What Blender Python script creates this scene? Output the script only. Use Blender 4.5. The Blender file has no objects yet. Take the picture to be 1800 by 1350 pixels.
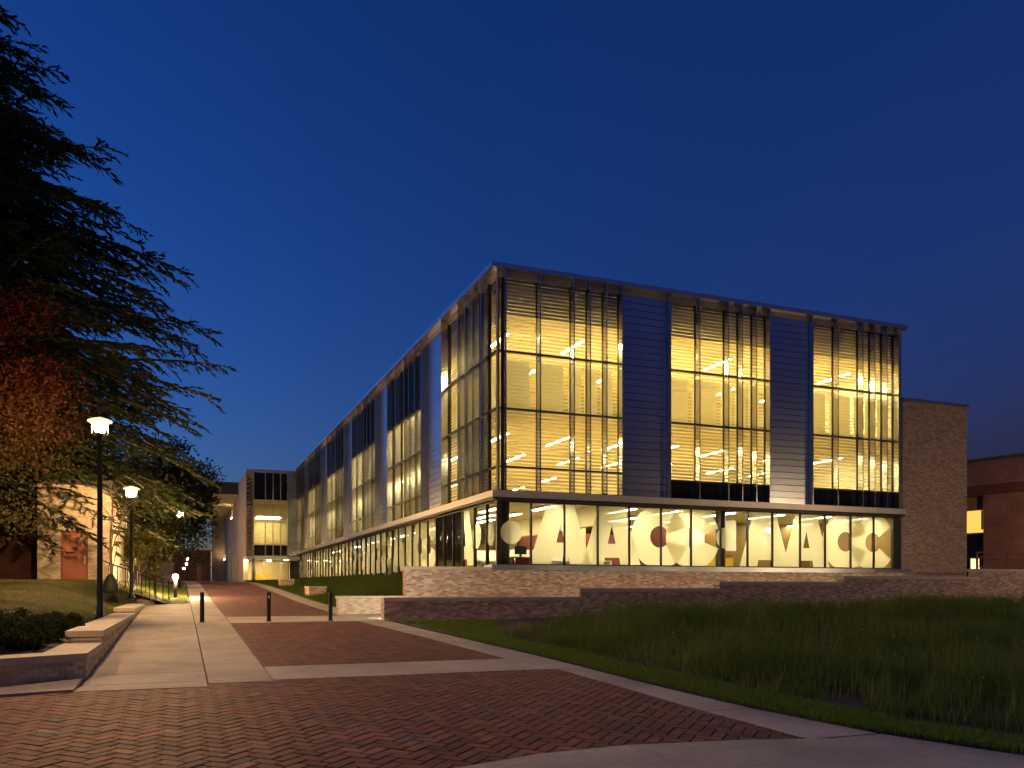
import bpy, math, random
import numpy as np
from mathutils import Vector, Matrix, noise as mnoise

SC = bpy.context.scene
COL = SC.collection
random.seed(7)
RNG = np.random.default_rng(7)
R = math.radians

# ------------------------------------------------------------------ camera
YAW = math.atan(582 / 1463)
EYE = 1.9
cam = bpy.data.cameras.new('camera')
cam_o = bpy.data.objects.new('camera', cam)
COL.objects.link(cam_o)
cam_o.location = (0, 0, EYE)
cam_o.rotation_euler = (math.pi / 2, 0, -YAW)
cam.lens = 36 * 1463 / 1800
cam.sensor_width = 36
cam.shift_y = 359 / 1800
cam.clip_start = 0.1
cam.clip_end = 3000
SC.camera = cam_o

# ------------------------------------------------------------------ sky, sun, exposure (dusk)
SUN_EL, SUN_ROT = R(-3.3), R(-62)
w = bpy.data.worlds.new('World')
SC.world = w
w.use_nodes = True
nt = w.node_tree
bg = nt.nodes['Background']
sky = nt.nodes.new('ShaderNodeTexSky')
sky.sky_type = 'NISHITA'
sky.sun_disc = False
sky.sun_elevation = SUN_EL
sky.sun_rotation = SUN_ROT
sky.air_density = 1.0
sky.dust_density = 0.3
sky.ozone_density = 3.0
hs = nt.nodes.new('ShaderNodeHueSaturation')
hs.inputs['Hue'].default_value = 0.5
hs.inputs['Saturation'].default_value = 1.08
tint = nt.nodes.new('ShaderNodeMix'); tint.data_type = 'RGBA'; tint.blend_type = 'MULTIPLY'; tint.inputs[0].default_value = 1
tint.inputs['B'].default_value = (0.56, 0.98, 1.16, 1)
nt.links.new(sky.outputs[0], tint.inputs['A']); nt.links.new(tint.outputs['Result'], hs.inputs['Color'])
nt.links.new(hs.outputs[0], bg.inputs[0])
bg.inputs[1].default_value = 0.122
sun = bpy.data.lights.new('sun', 'SUN')
sun.energy = 0.006
sun.angle = R(30)
sun.color = (0.75, 0.8, 1.0)
sun_o = bpy.data.objects.new('sun', sun)
COL.objects.link(sun_o)
sun_o.rotation_euler = (R(78), 0, R(-62 + 180))
sun_o['kind'] = 'helper'
VS = SC.view_settings
VS.view_transform = 'Standard'
VS.look = 'None'
VS.gamma = 1
VS.exposure = 4.7
VS.use_curve_mapping = False
SC.render.engine = 'CYCLES'
CY = SC.cycles
CY.max_bounces = 7
CY.diffuse_bounces = 3
CY.glossy_bounces = 3
CY.transmission_bounces = 4
CY.transparent_max_bounces = 24
CY.caustics_reflective = False
CY.caustics_refractive = False
CY.sample_clamp_indirect = 0.5
CY.sample_clamp_direct = 0
CY.use_denoising = True
CY.use_light_tree = True
CY.blur_glossy = 1.0

# ------------------------------------------------------------------ materials
def _nodes(name):
    m = bpy.data.materials.new(name)
    m.use_nodes = True
    n = m.node_tree.nodes
    return m, m.node_tree, n, n['Principled BSDF']

def mat(name, col, rough=0.7, metal=0.0, var=0.12, scale=6.0, bump=0.0, bscale=40.0, spec=0.4, stretch=None, stain=0.0, attr=False, objrand=0.0, sat=0.0):
    """plain surface: base colour with fine and broad variation, optional per-piece colour"""
    m, t, n, p = _nodes(name)
    L = t.links
    p.inputs['Roughness'].default_value = rough
    p.inputs['Metallic'].default_value = metal
    p.inputs['Specular IOR Level'].default_value = spec
    tc = n.new('ShaderNodeTexCoord')
    vec = tc.outputs['Object']
    if stretch:
        mp = n.new('ShaderNodeMapping'); mp.inputs['Scale'].default_value = stretch
        L.new(vec, mp.inputs['Vector']); vec = mp.outputs[0]
    nz = n.new('ShaderNodeTexNoise'); nz.inputs['Scale'].default_value = scale; nz.inputs['Detail'].default_value = 6
    nz.inputs['Roughness'].default_value = 0.65
    L.new(vec, nz.inputs['Vector'])
    mr = n.new('ShaderNodeMapRange'); mr.inputs[1].default_value = 0.25; mr.inputs[2].default_value = 0.75
    mr.inputs[3].default_value = 1 - var; mr.inputs[4].default_value = 1 + var
    L.new(nz.outputs[0], mr.inputs[0])
    base = n.new('ShaderNodeRGB'); base.outputs[0].default_value = (*col, 1)
    src = base.outputs[0]
    if attr:
        a = n.new('ShaderNodeAttribute'); a.attribute_name = 'col'; src = a.outputs['Color']
    sc = n.new('ShaderNodeVectorMath'); sc.operation = 'SCALE'
    L.new(src, sc.inputs[0]); L.new(mr.outputs[0], sc.inputs['Scale'])
    out = sc.outputs[0]
    if objrand:
        oi = n.new('ShaderNodeObjectInfo')
        m2 = n.new('ShaderNodeMapRange'); m2.inputs[3].default_value = 1 - objrand; m2.inputs[4].default_value = 1 + objrand
        L.new(oi.outputs['Random'], m2.inputs[0])
        s2 = n.new('ShaderNodeVectorMath'); s2.operation = 'SCALE'
        L.new(out, s2.inputs[0]); L.new(m2.outputs[0], s2.inputs['Scale']); out = s2.outputs[0]
    if stain:
        n2 = n.new('ShaderNodeTexNoise'); n2.inputs['Scale'].default_value = 0.8; n2.inputs['Detail'].default_value = 5
        L.new(tc.outputs['Object'], n2.inputs['Vector'])
        m3 = n.new('ShaderNodeMapRange'); m3.inputs[1].default_value = 0.35; m3.inputs[2].default_value = 0.7
        m3.inputs[3].default_value = 1.0; m3.inputs[4].default_value = 1 - stain
        L.new(n2.outputs[0], m3.inputs[0])
        s3 = n.new('ShaderNodeVectorMath'); s3.operation = 'SCALE'
        L.new(out, s3.inputs[0]); L.new(m3.outputs[0], s3.inputs['Scale']); out = s3.outputs[0]
    L.new(out, p.inputs['Base Color'])
    if bump:
        nb = n.new('ShaderNodeTexNoise'); nb.inputs['Scale'].default_value = bscale; nb.inputs['Detail'].default_value = 4
        L.new(vec, nb.inputs['Vector'])
        b = n.new('ShaderNodeBump'); b.inputs['Strength'].default_value = bump; b.inputs['Distance'].default_value = 0.01
        L.new(nb.outputs[0], b.inputs['Height']); L.new(b.outputs[0], p.inputs['Normal'])
    return m

def brick_mat(name, c1, c2, mortar, bw=0.2, bh=0.068, ms=0.01):
    m, t, n, p = _nodes(name)
    L = t.links
    tc = n.new('ShaderNodeTexCoord')
    ge = n.new('ShaderNodeNewGeometry')
    sx = n.new('ShaderNodeSeparateXYZ'); L.new(tc.outputs['Object'], sx.inputs[0])
    ad = n.new('ShaderNodeMath'); ad.operation = 'ADD'; L.new(sx.outputs[0], ad.inputs[0]); L.new(sx.outputs[1], ad.inputs[1])
    cb = n.new('ShaderNodeCombineXYZ'); L.new(ad.outputs[0], cb.inputs[0]); L.new(sx.outputs[2], cb.inputs[1])
    b = n.new('ShaderNodeTexBrick'); L.new(cb.outputs[0], b.inputs['Vector'])
    b.inputs['Color1'].default_value = (*c1, 1); b.inputs['Color2'].default_value = (*c2, 1); b.inputs['Mortar'].default_value = (*mortar, 1)
    b.inputs['Scale'].default_value = 1; b.inputs['Mortar Size'].default_value = ms; b.inputs['Brick Width'].default_value = bw; b.inputs['Row Height'].default_value = bh
    b.inputs['Bias'].default_value = 0.0
    nz = n.new('ShaderNodeTexNoise'); nz.inputs['Scale'].default_value = 0.7; nz.inputs['Detail'].default_value = 7; L.new(tc.outputs['Object'], nz.inputs['Vector'])
    mr = n.new('ShaderNodeMapRange'); mr.inputs[1].default_value = 0.3; mr.inputs[2].default_value = 0.7; mr.inputs[3].default_value = 0.75; mr.inputs[4].default_value = 1.2
    L.new(nz.outputs[0], mr.inputs[0])
    s = n.new('ShaderNodeVectorMath'); s.operation = 'SCALE'; L.new(b.outputs['Color'], s.inputs[0]); L.new(mr.outputs[0], s.inputs['Scale'])
    L.new(s.outputs[0], p.inputs['Base Color'])
    p.inputs['Roughness'].default_value = 0.85; p.inputs['Specular IOR Level'].default_value = 0.2
    bp = n.new('ShaderNodeBump'); bp.inputs['Strength'].default_value = 0.5; bp.inputs['Distance'].default_value = 0.01; bp.invert = True
    L.new(b.outputs['Fac'], bp.inputs['Height']); L.new(bp.outputs[0], p.inputs['Normal'])
    return m

def emit(name, col, strength):
    m = bpy.data.materials.new(name); m.use_nodes = True
    n = m.node_tree.nodes; n.clear()
    e = n.new('ShaderNodeEmission'); e.inputs[0].default_value = (*col, 1); e.inputs[1].default_value = strength * 0.574
    o = n.new('ShaderNodeOutputMaterial'); m.node_tree.links.new(e.outputs[0], o.inputs[0])
    return m

def glass(name, tint=(0.9, 0.92, 0.88), ior=1.5, rough=0.0, gain=1.0):
    m = bpy.data.materials.new(name); m.use_nodes = True
    n = m.node_tree.nodes; L = m.node_tree.links; n.clear()
    tr = n.new('ShaderNodeBsdfTransparent'); tr.inputs[0].default_value = (*tint, 1)
    gl = n.new('ShaderNodeBsdfGlossy'); gl.inputs['Roughness'].default_value = rough; gl.inputs[0].default_value = (gain, gain, gain, 1)
    lw = n.new('ShaderNodeLayerWeight')
    pw = n.new('ShaderNodeMath'); pw.operation = 'POWER'; pw.inputs[1].default_value = 5; L.new(lw.outputs['Facing'], pw.inputs[0])
    f0 = ((ior - 1) / (ior + 1)) ** 2
    fr = n.new('ShaderNodeMath'); fr.operation = 'MULTIPLY_ADD'; fr.inputs[1].default_value = 0.6 * (1 - f0); fr.inputs[2].default_value = f0; L.new(pw.outputs[0], fr.inputs[0])
    mx = n.new('ShaderNodeMixShader'); L.new(fr.outputs[0], mx.inputs[0]); L.new(tr.outputs[0], mx.inputs[1]); L.new(gl.outputs[0], mx.inputs[2])
    o = n.new('ShaderNodeOutputMaterial'); L.new(mx.outputs[0], o.inputs[0])
    return m

def thin(name, col, transl=0.5, transp=0.0, attr=False, rough=0.6, var=0.25, objrand=0.0):
    """thin translucent sheet: leaves, blades, fabric, film"""
    m = bpy.data.materials.new(name); m.use_nodes = True
    n = m.node_tree.nodes; L = m.node_tree.links; n.clear()
    o = n.new('ShaderNodeOutputMaterial')
    if attr:
        a = n.new('ShaderNodeAttribute'); a.attribute_name = 'col'; src = a.outputs['Color']
    else:
        a = n.new('ShaderNodeRGB'); a.outputs[0].default_value = (*col, 1); src = a.outputs[0]
    d = n.new('ShaderNodeBsdfDiffuse'); L.new(src, d.inputs[0])
    t = n.new('ShaderNodeBsdfTranslucent'); L.new(src, t.inputs[0])
    mx = n.new('ShaderNodeMixShader'); mx.inputs[0].default_value = transl
    L.new(d.outputs[0], mx.inputs[1]); L.new(t.outputs[0], mx.inputs[2])
    out = mx.outputs[0]
    if transp:
        tp = n.new('ShaderNodeBsdfTransparent')
        m2 = n.new('ShaderNodeMixShader'); m2.inputs[0].default_value = transp
        L.new(out, m2.inputs[1]); L.new(tp.outputs[0], m2.inputs[2]); out = m2.outputs[0]
    L.new(out, o.inputs[0])
    return m

M = dict(
    concrete=mat('concrete', (0.40, 0.35, 0.29), 0.85, var=0.16, scale=9, bump=0.35, bscale=70, spec=0.2, stain=0.32, objrand=0.09),
    joint=mat('joint', (0.035, 0.028, 0.022), 0.9),
    paver=mat('paver', (0.2, 0.07, 0.045), 0.75, var=0.3, scale=22, bump=0.5, bscale=90, spec=0.25, attr=True),
    paver_single=mat('paver_single', (0.20, 0.070, 0.045), 0.75, var=0.3, scale=22, bump=0.5, bscale=90, spec=0.25, objrand=0.4),
    bed=mat('bed', (0.016, 0.011, 0.009), 0.95, var=0.3, scale=50),
    brick=mat('brick', (0.3, 0.2, 0.15), 0.85, var=0.25, scale=25, bump=0.5, bscale=120, spec=0.2, attr=True),
    brick_single=mat('brick_single', (0.34, 0.25, 0.16), 0.85, var=0.3, scale=25, bump=0.5, bscale=120, spec=0.2, objrand=0.3),
    mortar=mat('mortar', (0.42, 0.36, 0.29), 0.95, var=0.15, scale=40),
    cap=mat('cap', (0.50, 0.42, 0.31), 0.75, var=0.1, scale=14, bump=0.15, bscale=60, spec=0.25, stain=0.12, objrand=0.05),
    panel=mat('panel', (0.44, 0.48, 0.56), 0.26, 0.92, var=0.05, scale=3, spec=0.5, objrand=0.05, stretch=(0.3, 0.3, 5)),
    alu=mat('alu', (0.44, 0.40, 0.36), 0.4, 0.55, var=0.06, scale=4, spec=0.5),
    fin=mat('fin', (0.52, 0.50, 0.47), 0.19, 1.0, var=0.05, scale=4, spec=0.5),
    coping=mat('coping', (0.46, 0.48, 0.53), 0.28, 0.9, var=0.05, scale=4),
    dark=mat('dark', (0.012, 0.012, 0.013), 0.45, 0.3, var=0.1),
    frame_dark=mat('frame_dark', (0.03, 0.027, 0.024), 0.45, 0.5, var=0.1),
    slat=thin('slat', (0.97, 0.94, 0.82), 0.76),
    shade=thin('shade', (0.95, 0.92, 0.76), 0.66),
    plaster=mat('plaster', (0.74, 0.66, 0.48), 0.9, var=0.05, scale=3),
    amber=mat('amber', (0.70, 0.57, 0.30), 0.6, var=0.12, scale=3, stretch=(1, 1, 8)),
    amber_dark=mat('amber_dark', (0.17, 0.10, 0.03), 0.6, var=0.12, scale=3),
    ceil=mat('ceil', (0.70, 0.58, 0.31), 0.8, var=0.08, scale=2),
    carpet=mat('carpet', (0.12, 0.10, 0.07), 0.95, var=0.2, scale=30),
    maroon=mat('maroon', (0.13, 0.02, 0.018), 0.6, var=0.1),
    yellow=mat('yellow', (0.62, 0.38, 0.03), 0.5, var=0.05),
    white=mat('white', (0.78, 0.77, 0.74), 0.6, var=0.03),
    wood=mat('wood', (0.24, 0.14, 0.06), 0.5, var=0.3, scale=4, stretch=(1, 1, 14)),
    book=mat('book', (0.3, 0.2, 0.12), 0.8, var=0.7, scale=14, stretch=(3, 3, 0.4)),
    column=mat('column', (0.06, 0.055, 0.04), 0.5, var=0.1),
    glass=glass('glass'),
    dark_glass=glass('dark_glass', (0.10, 0.11, 0.12), 1.7),
    spandrel=mat('spandrel', (0.012, 0.012, 0.014), 0.08, 0, var=0.05, spec=0.7),
    film=thin('film', (0.95, 0.89, 0.68), 0.62, 0.05),
    lamp=emit('lamp', (1.0, 0.60, 0.25), 230.0),
    lamp_far=emit('lamp_far', (1.0, 0.62, 0.30), 260.0),
    lamp_dim=emit('lamp_dim', (1.0, 0.66, 0.34), 150.0),
    lamp_near=emit('lamp_near', (1.0, 0.60, 0.28), 150.0),
    lamp_mid=emit('lamp_mid', (1.0, 0.60, 0.26), 95.0),
    tube=emit('tube', (1.0, 0.81, 0.40), 10.0),
    tube3=emit('tube3', (1.0, 0.81, 0.40), 21.0),
    tube1=emit('tube1', (1.0, 0.84, 0.48), 4.6),
    spot=emit('spot', (1.0, 0.74, 0.36), 14.0),
    wash=emit('wash', (1.0, 0.74, 0.42), 16.0),
    step=emit('step', (1.0, 0.90, 0.72), 60.0),
    windowlight=emit('windowlight', (1.0, 0.55, 0.10), 0.085),
    farlight=emit('farlight', (1.0, 0.62, 0.12), 0.08),
    bark=mat('bark', (0.10, 0.07, 0.05), 0.95, var=0.4, scale=12, bump=0.8, bscale=20, stretch=(2, 2, 0.4)),
    bark_light=mat('bark_light', (0.20, 0.14, 0.09), 0.95, var=0.4, scale=12, bump=0.8, bscale=20),
    leaf=thin('leaf', (0.06, 0.08, 0.02), 0.35, attr=True),
    blade=thin('blade', (0.06, 0.09, 0.02), 0.3, attr=True),
    soil=mat('soil', (0.045, 0.03, 0.02), 0.95, var=0.5, scale=9, bump=0.8, bscale=30),
    turf=mat('turf', (0.075, 0.075, 0.025), 0.95, var=0.5, scale=2.2, bump=0.6, bscale=60, stain=0.3),
    far_ground=mat('far_ground', (0.05, 0.05, 0.03), 0.95, var=0.4, scale=0.5),
    door=mat('door', (0.30, 0.085, 0.045), 0.45, var=0.06),
    plaque=mat('plaque', (0.24, 0.06, 0.035), 0.5, var=0.05),
    steel=mat('steel', (0.4, 0.4, 0.4), 0.35, 0.9, var=0.05),
    dark_roof=mat('dark_roof', (0.05, 0.04, 0.035), 0.6, var=0.2, stretch=(6, 6, 0.3)),
    soffit=mat('soffit', (0.55, 0.45, 0.22), 0.8, var=0.08, scale=1),
    letter=mat('letter', (0.02, 0.017, 0.015), 0.5, var=0.05),
    rubber=mat('rubber', (0.018, 0.03, 0.015), 0.6, var=0.2),
    brick_far=brick_mat('brick_far', (0.46, 0.35, 0.25), (0.33, 0.24, 0.16), (0.45, 0.37, 0.28)),
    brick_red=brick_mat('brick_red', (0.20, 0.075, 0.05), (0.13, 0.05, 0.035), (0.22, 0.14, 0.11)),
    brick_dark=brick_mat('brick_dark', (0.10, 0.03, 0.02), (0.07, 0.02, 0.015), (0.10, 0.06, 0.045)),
    red_paint=mat('red_paint', (0.16, 0.03, 0.02), 0.5, var=0.1),
    blue_sign=mat('blue_sign', (0.55, 0.6, 0.68), 0.5, var=0.05),
)

# ------------------------------------------------------------------ helpers
def tag(o, label, cat=None, group=None, kind=None):
    o['label'] = label
    if cat: o['category'] = cat
    if group: o['group'] = group
    if kind: o['kind'] = kind
    return o

def thing(name, label, cat, loc=(0, 0, 0), group=None, kind=None):
    o = bpy.data.objects.new(name, None)
    o.empty_display_size = 0.2
    COL.objects.link(o)
    o.location = loc
    return tag(o, label, cat, group, kind)

def wloc(o):
    v = Vector((0, 0, 0))
    while o is not None:
        v += o.location
        o = o.parent
    return v

class MB:
    def __init__(s):
        s.v = []; s.f = []; s.c = []
        s.col = None
    def add(s, vs, fs):
        b = len(s.v)
        s.v += [tuple(v) for v in vs]
        s.f += [tuple(i + b for i in f) for f in fs]
        if s.col is not None: s.c += [s.col] * len(vs)
        return s
    def box(s, x0, x1, y0, y1, z0, z1):
        return s.add([(x0, y0, z0), (x1, y0, z0), (x1, y1, z0), (x0, y1, z0), (x0, y0, z1), (x1, y0, z1), (x1, y1, z1), (x0, y1, z1)],
                     [(0, 3, 2, 1), (4, 5, 6, 7), (0, 1, 5, 4), (1, 2, 6, 5), (2, 3, 7, 6), (3, 0, 4, 7)])
    def bevbox(s, x0, x1, y0, y1, z0, z1, b=0.01):
        """box with chamfered top edges"""
        v = [(x0, y0, z0), (x1, y0, z0), (x1, y1, z0), (x0, y1, z0),
             (x0, y0, z1 - b), (x1, y0, z1 - b), (x1, y1, z1 - b), (x0, y1, z1 - b),
             (x0 + b, y0 + b, z1), (x1 - b, y0 + b, z1), (x1 - b, y1 - b, z1), (x0 + b, y1 - b, z1)]
        f = [(0, 3, 2, 1), (8, 9, 10, 11)]
        for i in range(4):
            j = (i + 1) % 4
            f += [(i, j, 4 + j, 4 + i), (4 + i, 4 + j, 8 + j, 8 + i)]
        return s.add(v, f)
    def prism(s, poly, z0, z1):
        """vertical prism over a plan polygon (counter-clockwise); z0/z1 number or function(x, y)"""
        n = len(poly)
        f0 = z0 if callable(z0) else (lambda x, y: z0)
        f1 = z1 if callable(z1) else (lambda x, y: z1)
        v = [(x, y, f0(x, y)) for x, y in poly] + [(x, y, f1(x, y)) for x, y in poly]
        f = [tuple(range(n - 1, -1, -1)), tuple(range(n, 2 * n))]
        f += [(i, (i + 1) % n, n + (i + 1) % n, n + i) for i in range(n)]
        return s.add(v, f)
    def tube(s, pts, rad, n=8, caps=True):
        pts = [Vector(p) for p in pts]
        if not hasattr(rad, '__len__'): rad = [rad] * len(pts)
        vs = []; fs = []
        ref = None
        for i, p in enumerate(pts):
            d = (pts[min(i + 1, len(pts) - 1)] - pts[max(i - 1, 0)]).normalized()
            if ref is None:
                ref = Vector((1, 0, 0)) if abs(d.x) < 0.9 else Vector((0, 1, 0))
            a = d.cross(ref).normalized(); b = d.cross(a).normalized()
            ref = b.cross(d) if b.cross(d).length > 0.01 else ref
            ref = Vector((1, 0, 0)) if abs(d.x) < 0.9 else Vector((0, 1, 0))
            for k in range(n):
                t = 2 * math.pi * k / n
                vs.append(p + (a * math.cos(t) + b * math.sin(t)) * rad[i])
        for i in range(len(pts) - 1):
            for k in range(n):
                k2 = (k + 1) % n
                fs.append((i * n + k, i * n + k2, (i + 1) * n + k2, (i + 1) * n + k))
        if caps:
            fs.append(tuple(range(n))); fs.append(tuple((len(pts) - 1) * n + k for k in range(n - 1, -1, -1)))
        return s.add(vs, fs)
    def lathe(s, prof, c=(0, 0, 0), n=20):
        vs = []; fs = []
        for r, z in prof:
            for k in range(n):
                t = 2 * math.pi * k / n
                vs.append((c[0] + r * math.cos(t), c[1] + r * math.sin(t), c[2] + z))
        for i in range(len(prof) - 1):
            for k in range(n):
                k2 = (k + 1) % n
                fs.append((i * n + k, i * n + k2, (i + 1) * n + k2, (i + 1) * n + k))
        fs.append(tuple(range(n - 1, -1, -1))); fs.append(tuple((len(prof) - 1) * n + k for k in range(n)))
        return s.add(vs, fs)
    def build(s, name, m, parent=None, smooth=False, loc=None):
        off = wloc(parent) if parent else Vector((0, 0, 0))
        me = bpy.data.meshes.new(name)
        o = bpy.data.objects.new(name, me)
        if loc is not None:
            o.location = Vector(loc) - off
            off = Vector(loc)
        me.from_pydata([(v[0] - off.x, v[1] - off.y, v[2] - off.z) for v in s.v], [], s.f)
        if s.c:
            a = me.attributes.new('col', 'FLOAT_COLOR', 'POINT')
            a.data.foreach_set('color', np.array([(c[0], c[1], c[2], 1) for c in s.c], np.float32).ravel())
        if smooth: me.polygons.foreach_set('use_smooth', [True] * len(me.polygons))
        me.materials.append(M[m] if isinstance(m, str) else m)
        COL.objects.link(o)
        if parent: o.parent = parent
        return o

def np_mesh(name, verts, nper, m, parent=None, cols=None, loc=(0, 0, 0)):
    """many loose polygons with nper corners each, from a numpy array (count*nper, 3)"""
    off = np.array(wloc(parent) if parent else Vector(loc), np.float32)
    v = np.asarray(verts, np.float32) - off
    nv = len(v); nf = nv // nper
    me = bpy.data.meshes.new(name)
    me.vertices.add(nv); me.vertices.foreach_set('co', v.ravel())
    me.loops.add(nv); me.loops.foreach_set('vertex_index', np.arange(nv, dtype=np.int32))
    me.polygons.add(nf); me.polygons.foreach_set('loop_start', np.arange(0, nv, nper, dtype=np.int32))
    try: me.polygons.foreach_set('loop_total', np.full(nf, nper, np.int32))
    except Exception: pass
    me.update(calc_edges=True)
    if cols is not None:
        a = me.attributes.new('col', 'FLOAT_COLOR', 'POINT')
        c = np.ones((nv, 4), np.float32); c[:, :3] = np.repeat(np.asarray(cols, np.float32), nper, axis=0)
        a.data.foreach_set('color', c.ravel())
    me.materials.append(M[m])
    o = bpy.data.objects.new(name, me)
    if not parent: o.location = loc
    COL.objects.link(o)
    if parent: o.parent = parent
    return o

def copy_tree(o, parent=None):
    c = o.copy(); COL.objects.link(c); c.parent = parent
    for ch in list(o.children):
        copy_tree(ch, c)
    return c

def mixc(a, b, t): return tuple(a[i] + (b[i] - a[i]) * t for i in range(3))

# ------------------------------------------------------------------ terrain
GP = [(-80, -0.8), (0, 0.0), (6, 0.12), (12, 0.36), (24, 0.77), (27, 0.87), (42, 1.30), (56, 1.83), (62, 2.04), (75, 2.40), (91, 2.60), (120, 2.75), (600, 3.2)]
def g(y):
    for (a, za), (b, zb) in zip(GP, GP[1:]):
        if y <= b: return za + (zb - za) * (y - a) / (b - a)
    return GP[-1][1]
def smooth(t):
    t = min(1, max(0, t)); return t * t * (3 - 2 * t)
def lerp_pts(pts, y):
    if y <= pts[0][0]: return pts[0][1]
    for (a, xa), (b, xb) in zip(pts, pts[1:]):
        if y <= b: return xa + (xb - xa) * (y - a) / (b - a)
    return pts[-1][1]
RIGHT_EDGE = [(2, 10.6), (4.5, 9.2), (6.19, 8.3), (7.83, 7.56), (9.62, 7.24), (11.86, 7.05), (15.07, 6.97), (20.6, 6.61), (26.4, 6.2), (31, 6.0), (46, 6.0), (95, 6.0)]
BRICK_R = [(7, 6.72), (8.66, 6.53), (13.88, 6.40), (15.6, 6.08), (20, 5.82), (26.5, 5.28), (31, 5.2), (95, 5.2)]
redge = lambda y: lerp_pts(RIGHT_EDGE, y)
bredge = lambda y: lerp_pts(BRICK_R, y)

def lawn_left_z(x, y):
    edge = lerp_pts([(13, 0.72), (15, 0.76), (30, 1.0), (39, g(39)), (56, g(56)), (75, g(75)), (94, g(94))], y)
    full = 0.85 + (max(y, 13) - 15) * (1.42 / 26) if y < 41 else 2.27 + (y - 41) * 0.012
    xe = -1.8 if y < 38 else -0.2
    t = smooth((xe - x) / 3.2)
    nz = 0.05 * mnoise.noise(Vector((x * 0.35, y * 0.35, 3)))
    return edge + (max(full, edge) - edge) * t + nz * t

def slope_z(x, y):
    t = (x - redge(y)) / max(0.1, 11.7 - redge(y))
    top = lerp_pts([(30, 2.45), (60, 2.72), (91, 2.75)], y)
    return g(y) + (top - g(y)) * smooth(t) + 0.04 * mnoise.noise(Vector((x * 0.5, y * 0.3, 9))) * min(1, t * 4)

WALL_Y = 26.5
def meadow_z(x, y):
    xe = redge(y)
    t = min(1, max(0, (x - xe) / 26.0))
    edge = g(y)
    wall = 0.80 + 0.016 * (x - 6)
    ty = smooth((y - 8) / 18.5)
    base = edge * (1 - smooth((x - xe) / 7)) + (0.15 + (wall - 0.15) * ty) * smooth((x - xe) / 7)
    if x - xe < 1.2: base = edge + 0.02 + (base - edge) * ((x - xe) / 1.2) * 0.5
    dip = -0.22 * math.exp(-((y - 18) / 5) ** 2) * smooth((x - xe - 1.2) / 3)
    if y > 23.5: base = base + (wall - base) * smooth((y - 23.5) / 3)
    return base + dip + 0.07 * mnoise.noise(Vector((x * 0.4, y * 0.4, 5))) * smooth((x - xe) / 2)

def sheet(name, xs_of, ys, zf, m, label, cat, kind='structure', nx=14):
    """terrain strip: for each y a row of x positions from xs_of(y)"""
    mb = MB(); rows = []
    for y in ys:
        x0, x1 = xs_of(y)
        rows.append([(x0 + (x1 - x0) * i / nx, y) for i in range(nx + 1)])
    vs = [(x, y, zf(x, y)) for r in rows for x, y in r]
    fs = [(j * (nx + 1) + i, j * (nx + 1) + i + 1, (j + 1) * (nx + 1) + i + 1, (j + 1) * (nx + 1) + i) for j in range(len(rows) - 1) for i in range(nx)]
    mb.add(vs, fs)
    o = mb.build(name, m, smooth=True)
    return tag(o, label, cat, kind=kind)

def frange(a, b, s):
    n = max(1, int(round((b - a) / s)))
    return [a + (b - a) * i / n for i in range(n + 1)]

# one ground sheet to the horizon, well below the built surfaces near the camera
def under_z(x, y):
    z = g(y) - 0.6
    far = smooth((math.hypot(x - 5, y - 50) - 70) / 60)
    return z + far * 0.58
gx = [-900, -500, -250, -120, -70, -45, -30, -20, -12, -6, 0, 6, 12, 20, 30, 40, 60, 90, 150, 300, 600, 900]
gy = [-300, -120, -50, -20, 0, 6, 12, 24, 36, 48, 60, 75, 91, 110, 130, 160, 220, 350, 600, 1000, 1600]
mb = MB()
mb.add([(x, y, under_z(x, y)) for y in gy for x in gx],
       [(j * len(gx) + i, j * len(gx) + i + 1, (j + 1) * len(gx) + i + 1, (j + 1) * len(gx) + i) for j in range(len(gy) - 1) for i in range(len(gx) - 1)])
tag(mb.build('ground', 'far_ground'), 'dark ground running out to the horizon under everything', 'ground', kind='structure')

# ------------------------------------------------------------------ paving
def path_prism(poly, thick=0.14, lift=0.0):
    return MB().prism(poly, lambda x, y: g(y) - thick + lift, lambda x, y: g(y) + lift)

def slab_strip(parent, x0f, x1f, ys, gap=0.026, name='slab'):
    for y0, y1 in zip(ys, ys[1:]):
        cuts = sorted(set([y0 + gap / 2, y1 - gap / 2] + [k for k, _ in GP if y0 + gap < k < y1 - gap]))
        mb = MB()
        for a, b in zip(cuts, cuts[1:]):
            mb.prism([(x0f(a) + gap / 2, a), (x1f(a) - gap / 2, a), (x1f(b) - gap / 2, b), (x0f(b) + gap / 2, b)],
                     lambda x, y: g(y) - 0.14, lambda x, y: g(y))
        mb.build(name, 'concrete', parent)

# dark sub-base under all paving
def paved_x(y):
    left = -1.42 if y < 39 else 0.36
    if y < 13.2: left = -8
    return left, redge(y)
sheet('paving_bed', paved_x, frange(-6, 13.1, 1) + frange(13.2, 38.9, 1) + frange(39, 95, 2), lambda x, y: g(y) - 0.05, 'bed',
      'dark sand bed and joints under the paving', 'paving bed', nx=6)

path = thing('path', 'pale concrete path bands framing the brick paving', 'path', (3, 20, 0), kind='structure')
LEFT_YS = [14.05, 15.25, 18.9, 22.6, 26.3, 30.1, 34.5, 38.95]
slab_strip(path, lambda y: -1.40, lambda y: 0.39, LEFT_YS)
slab_strip(path, lambda y: 0.39, lambda y: 1.38, LEFT_YS + [43, 48, 54, 60, 67, 75, 84, 94])
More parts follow.
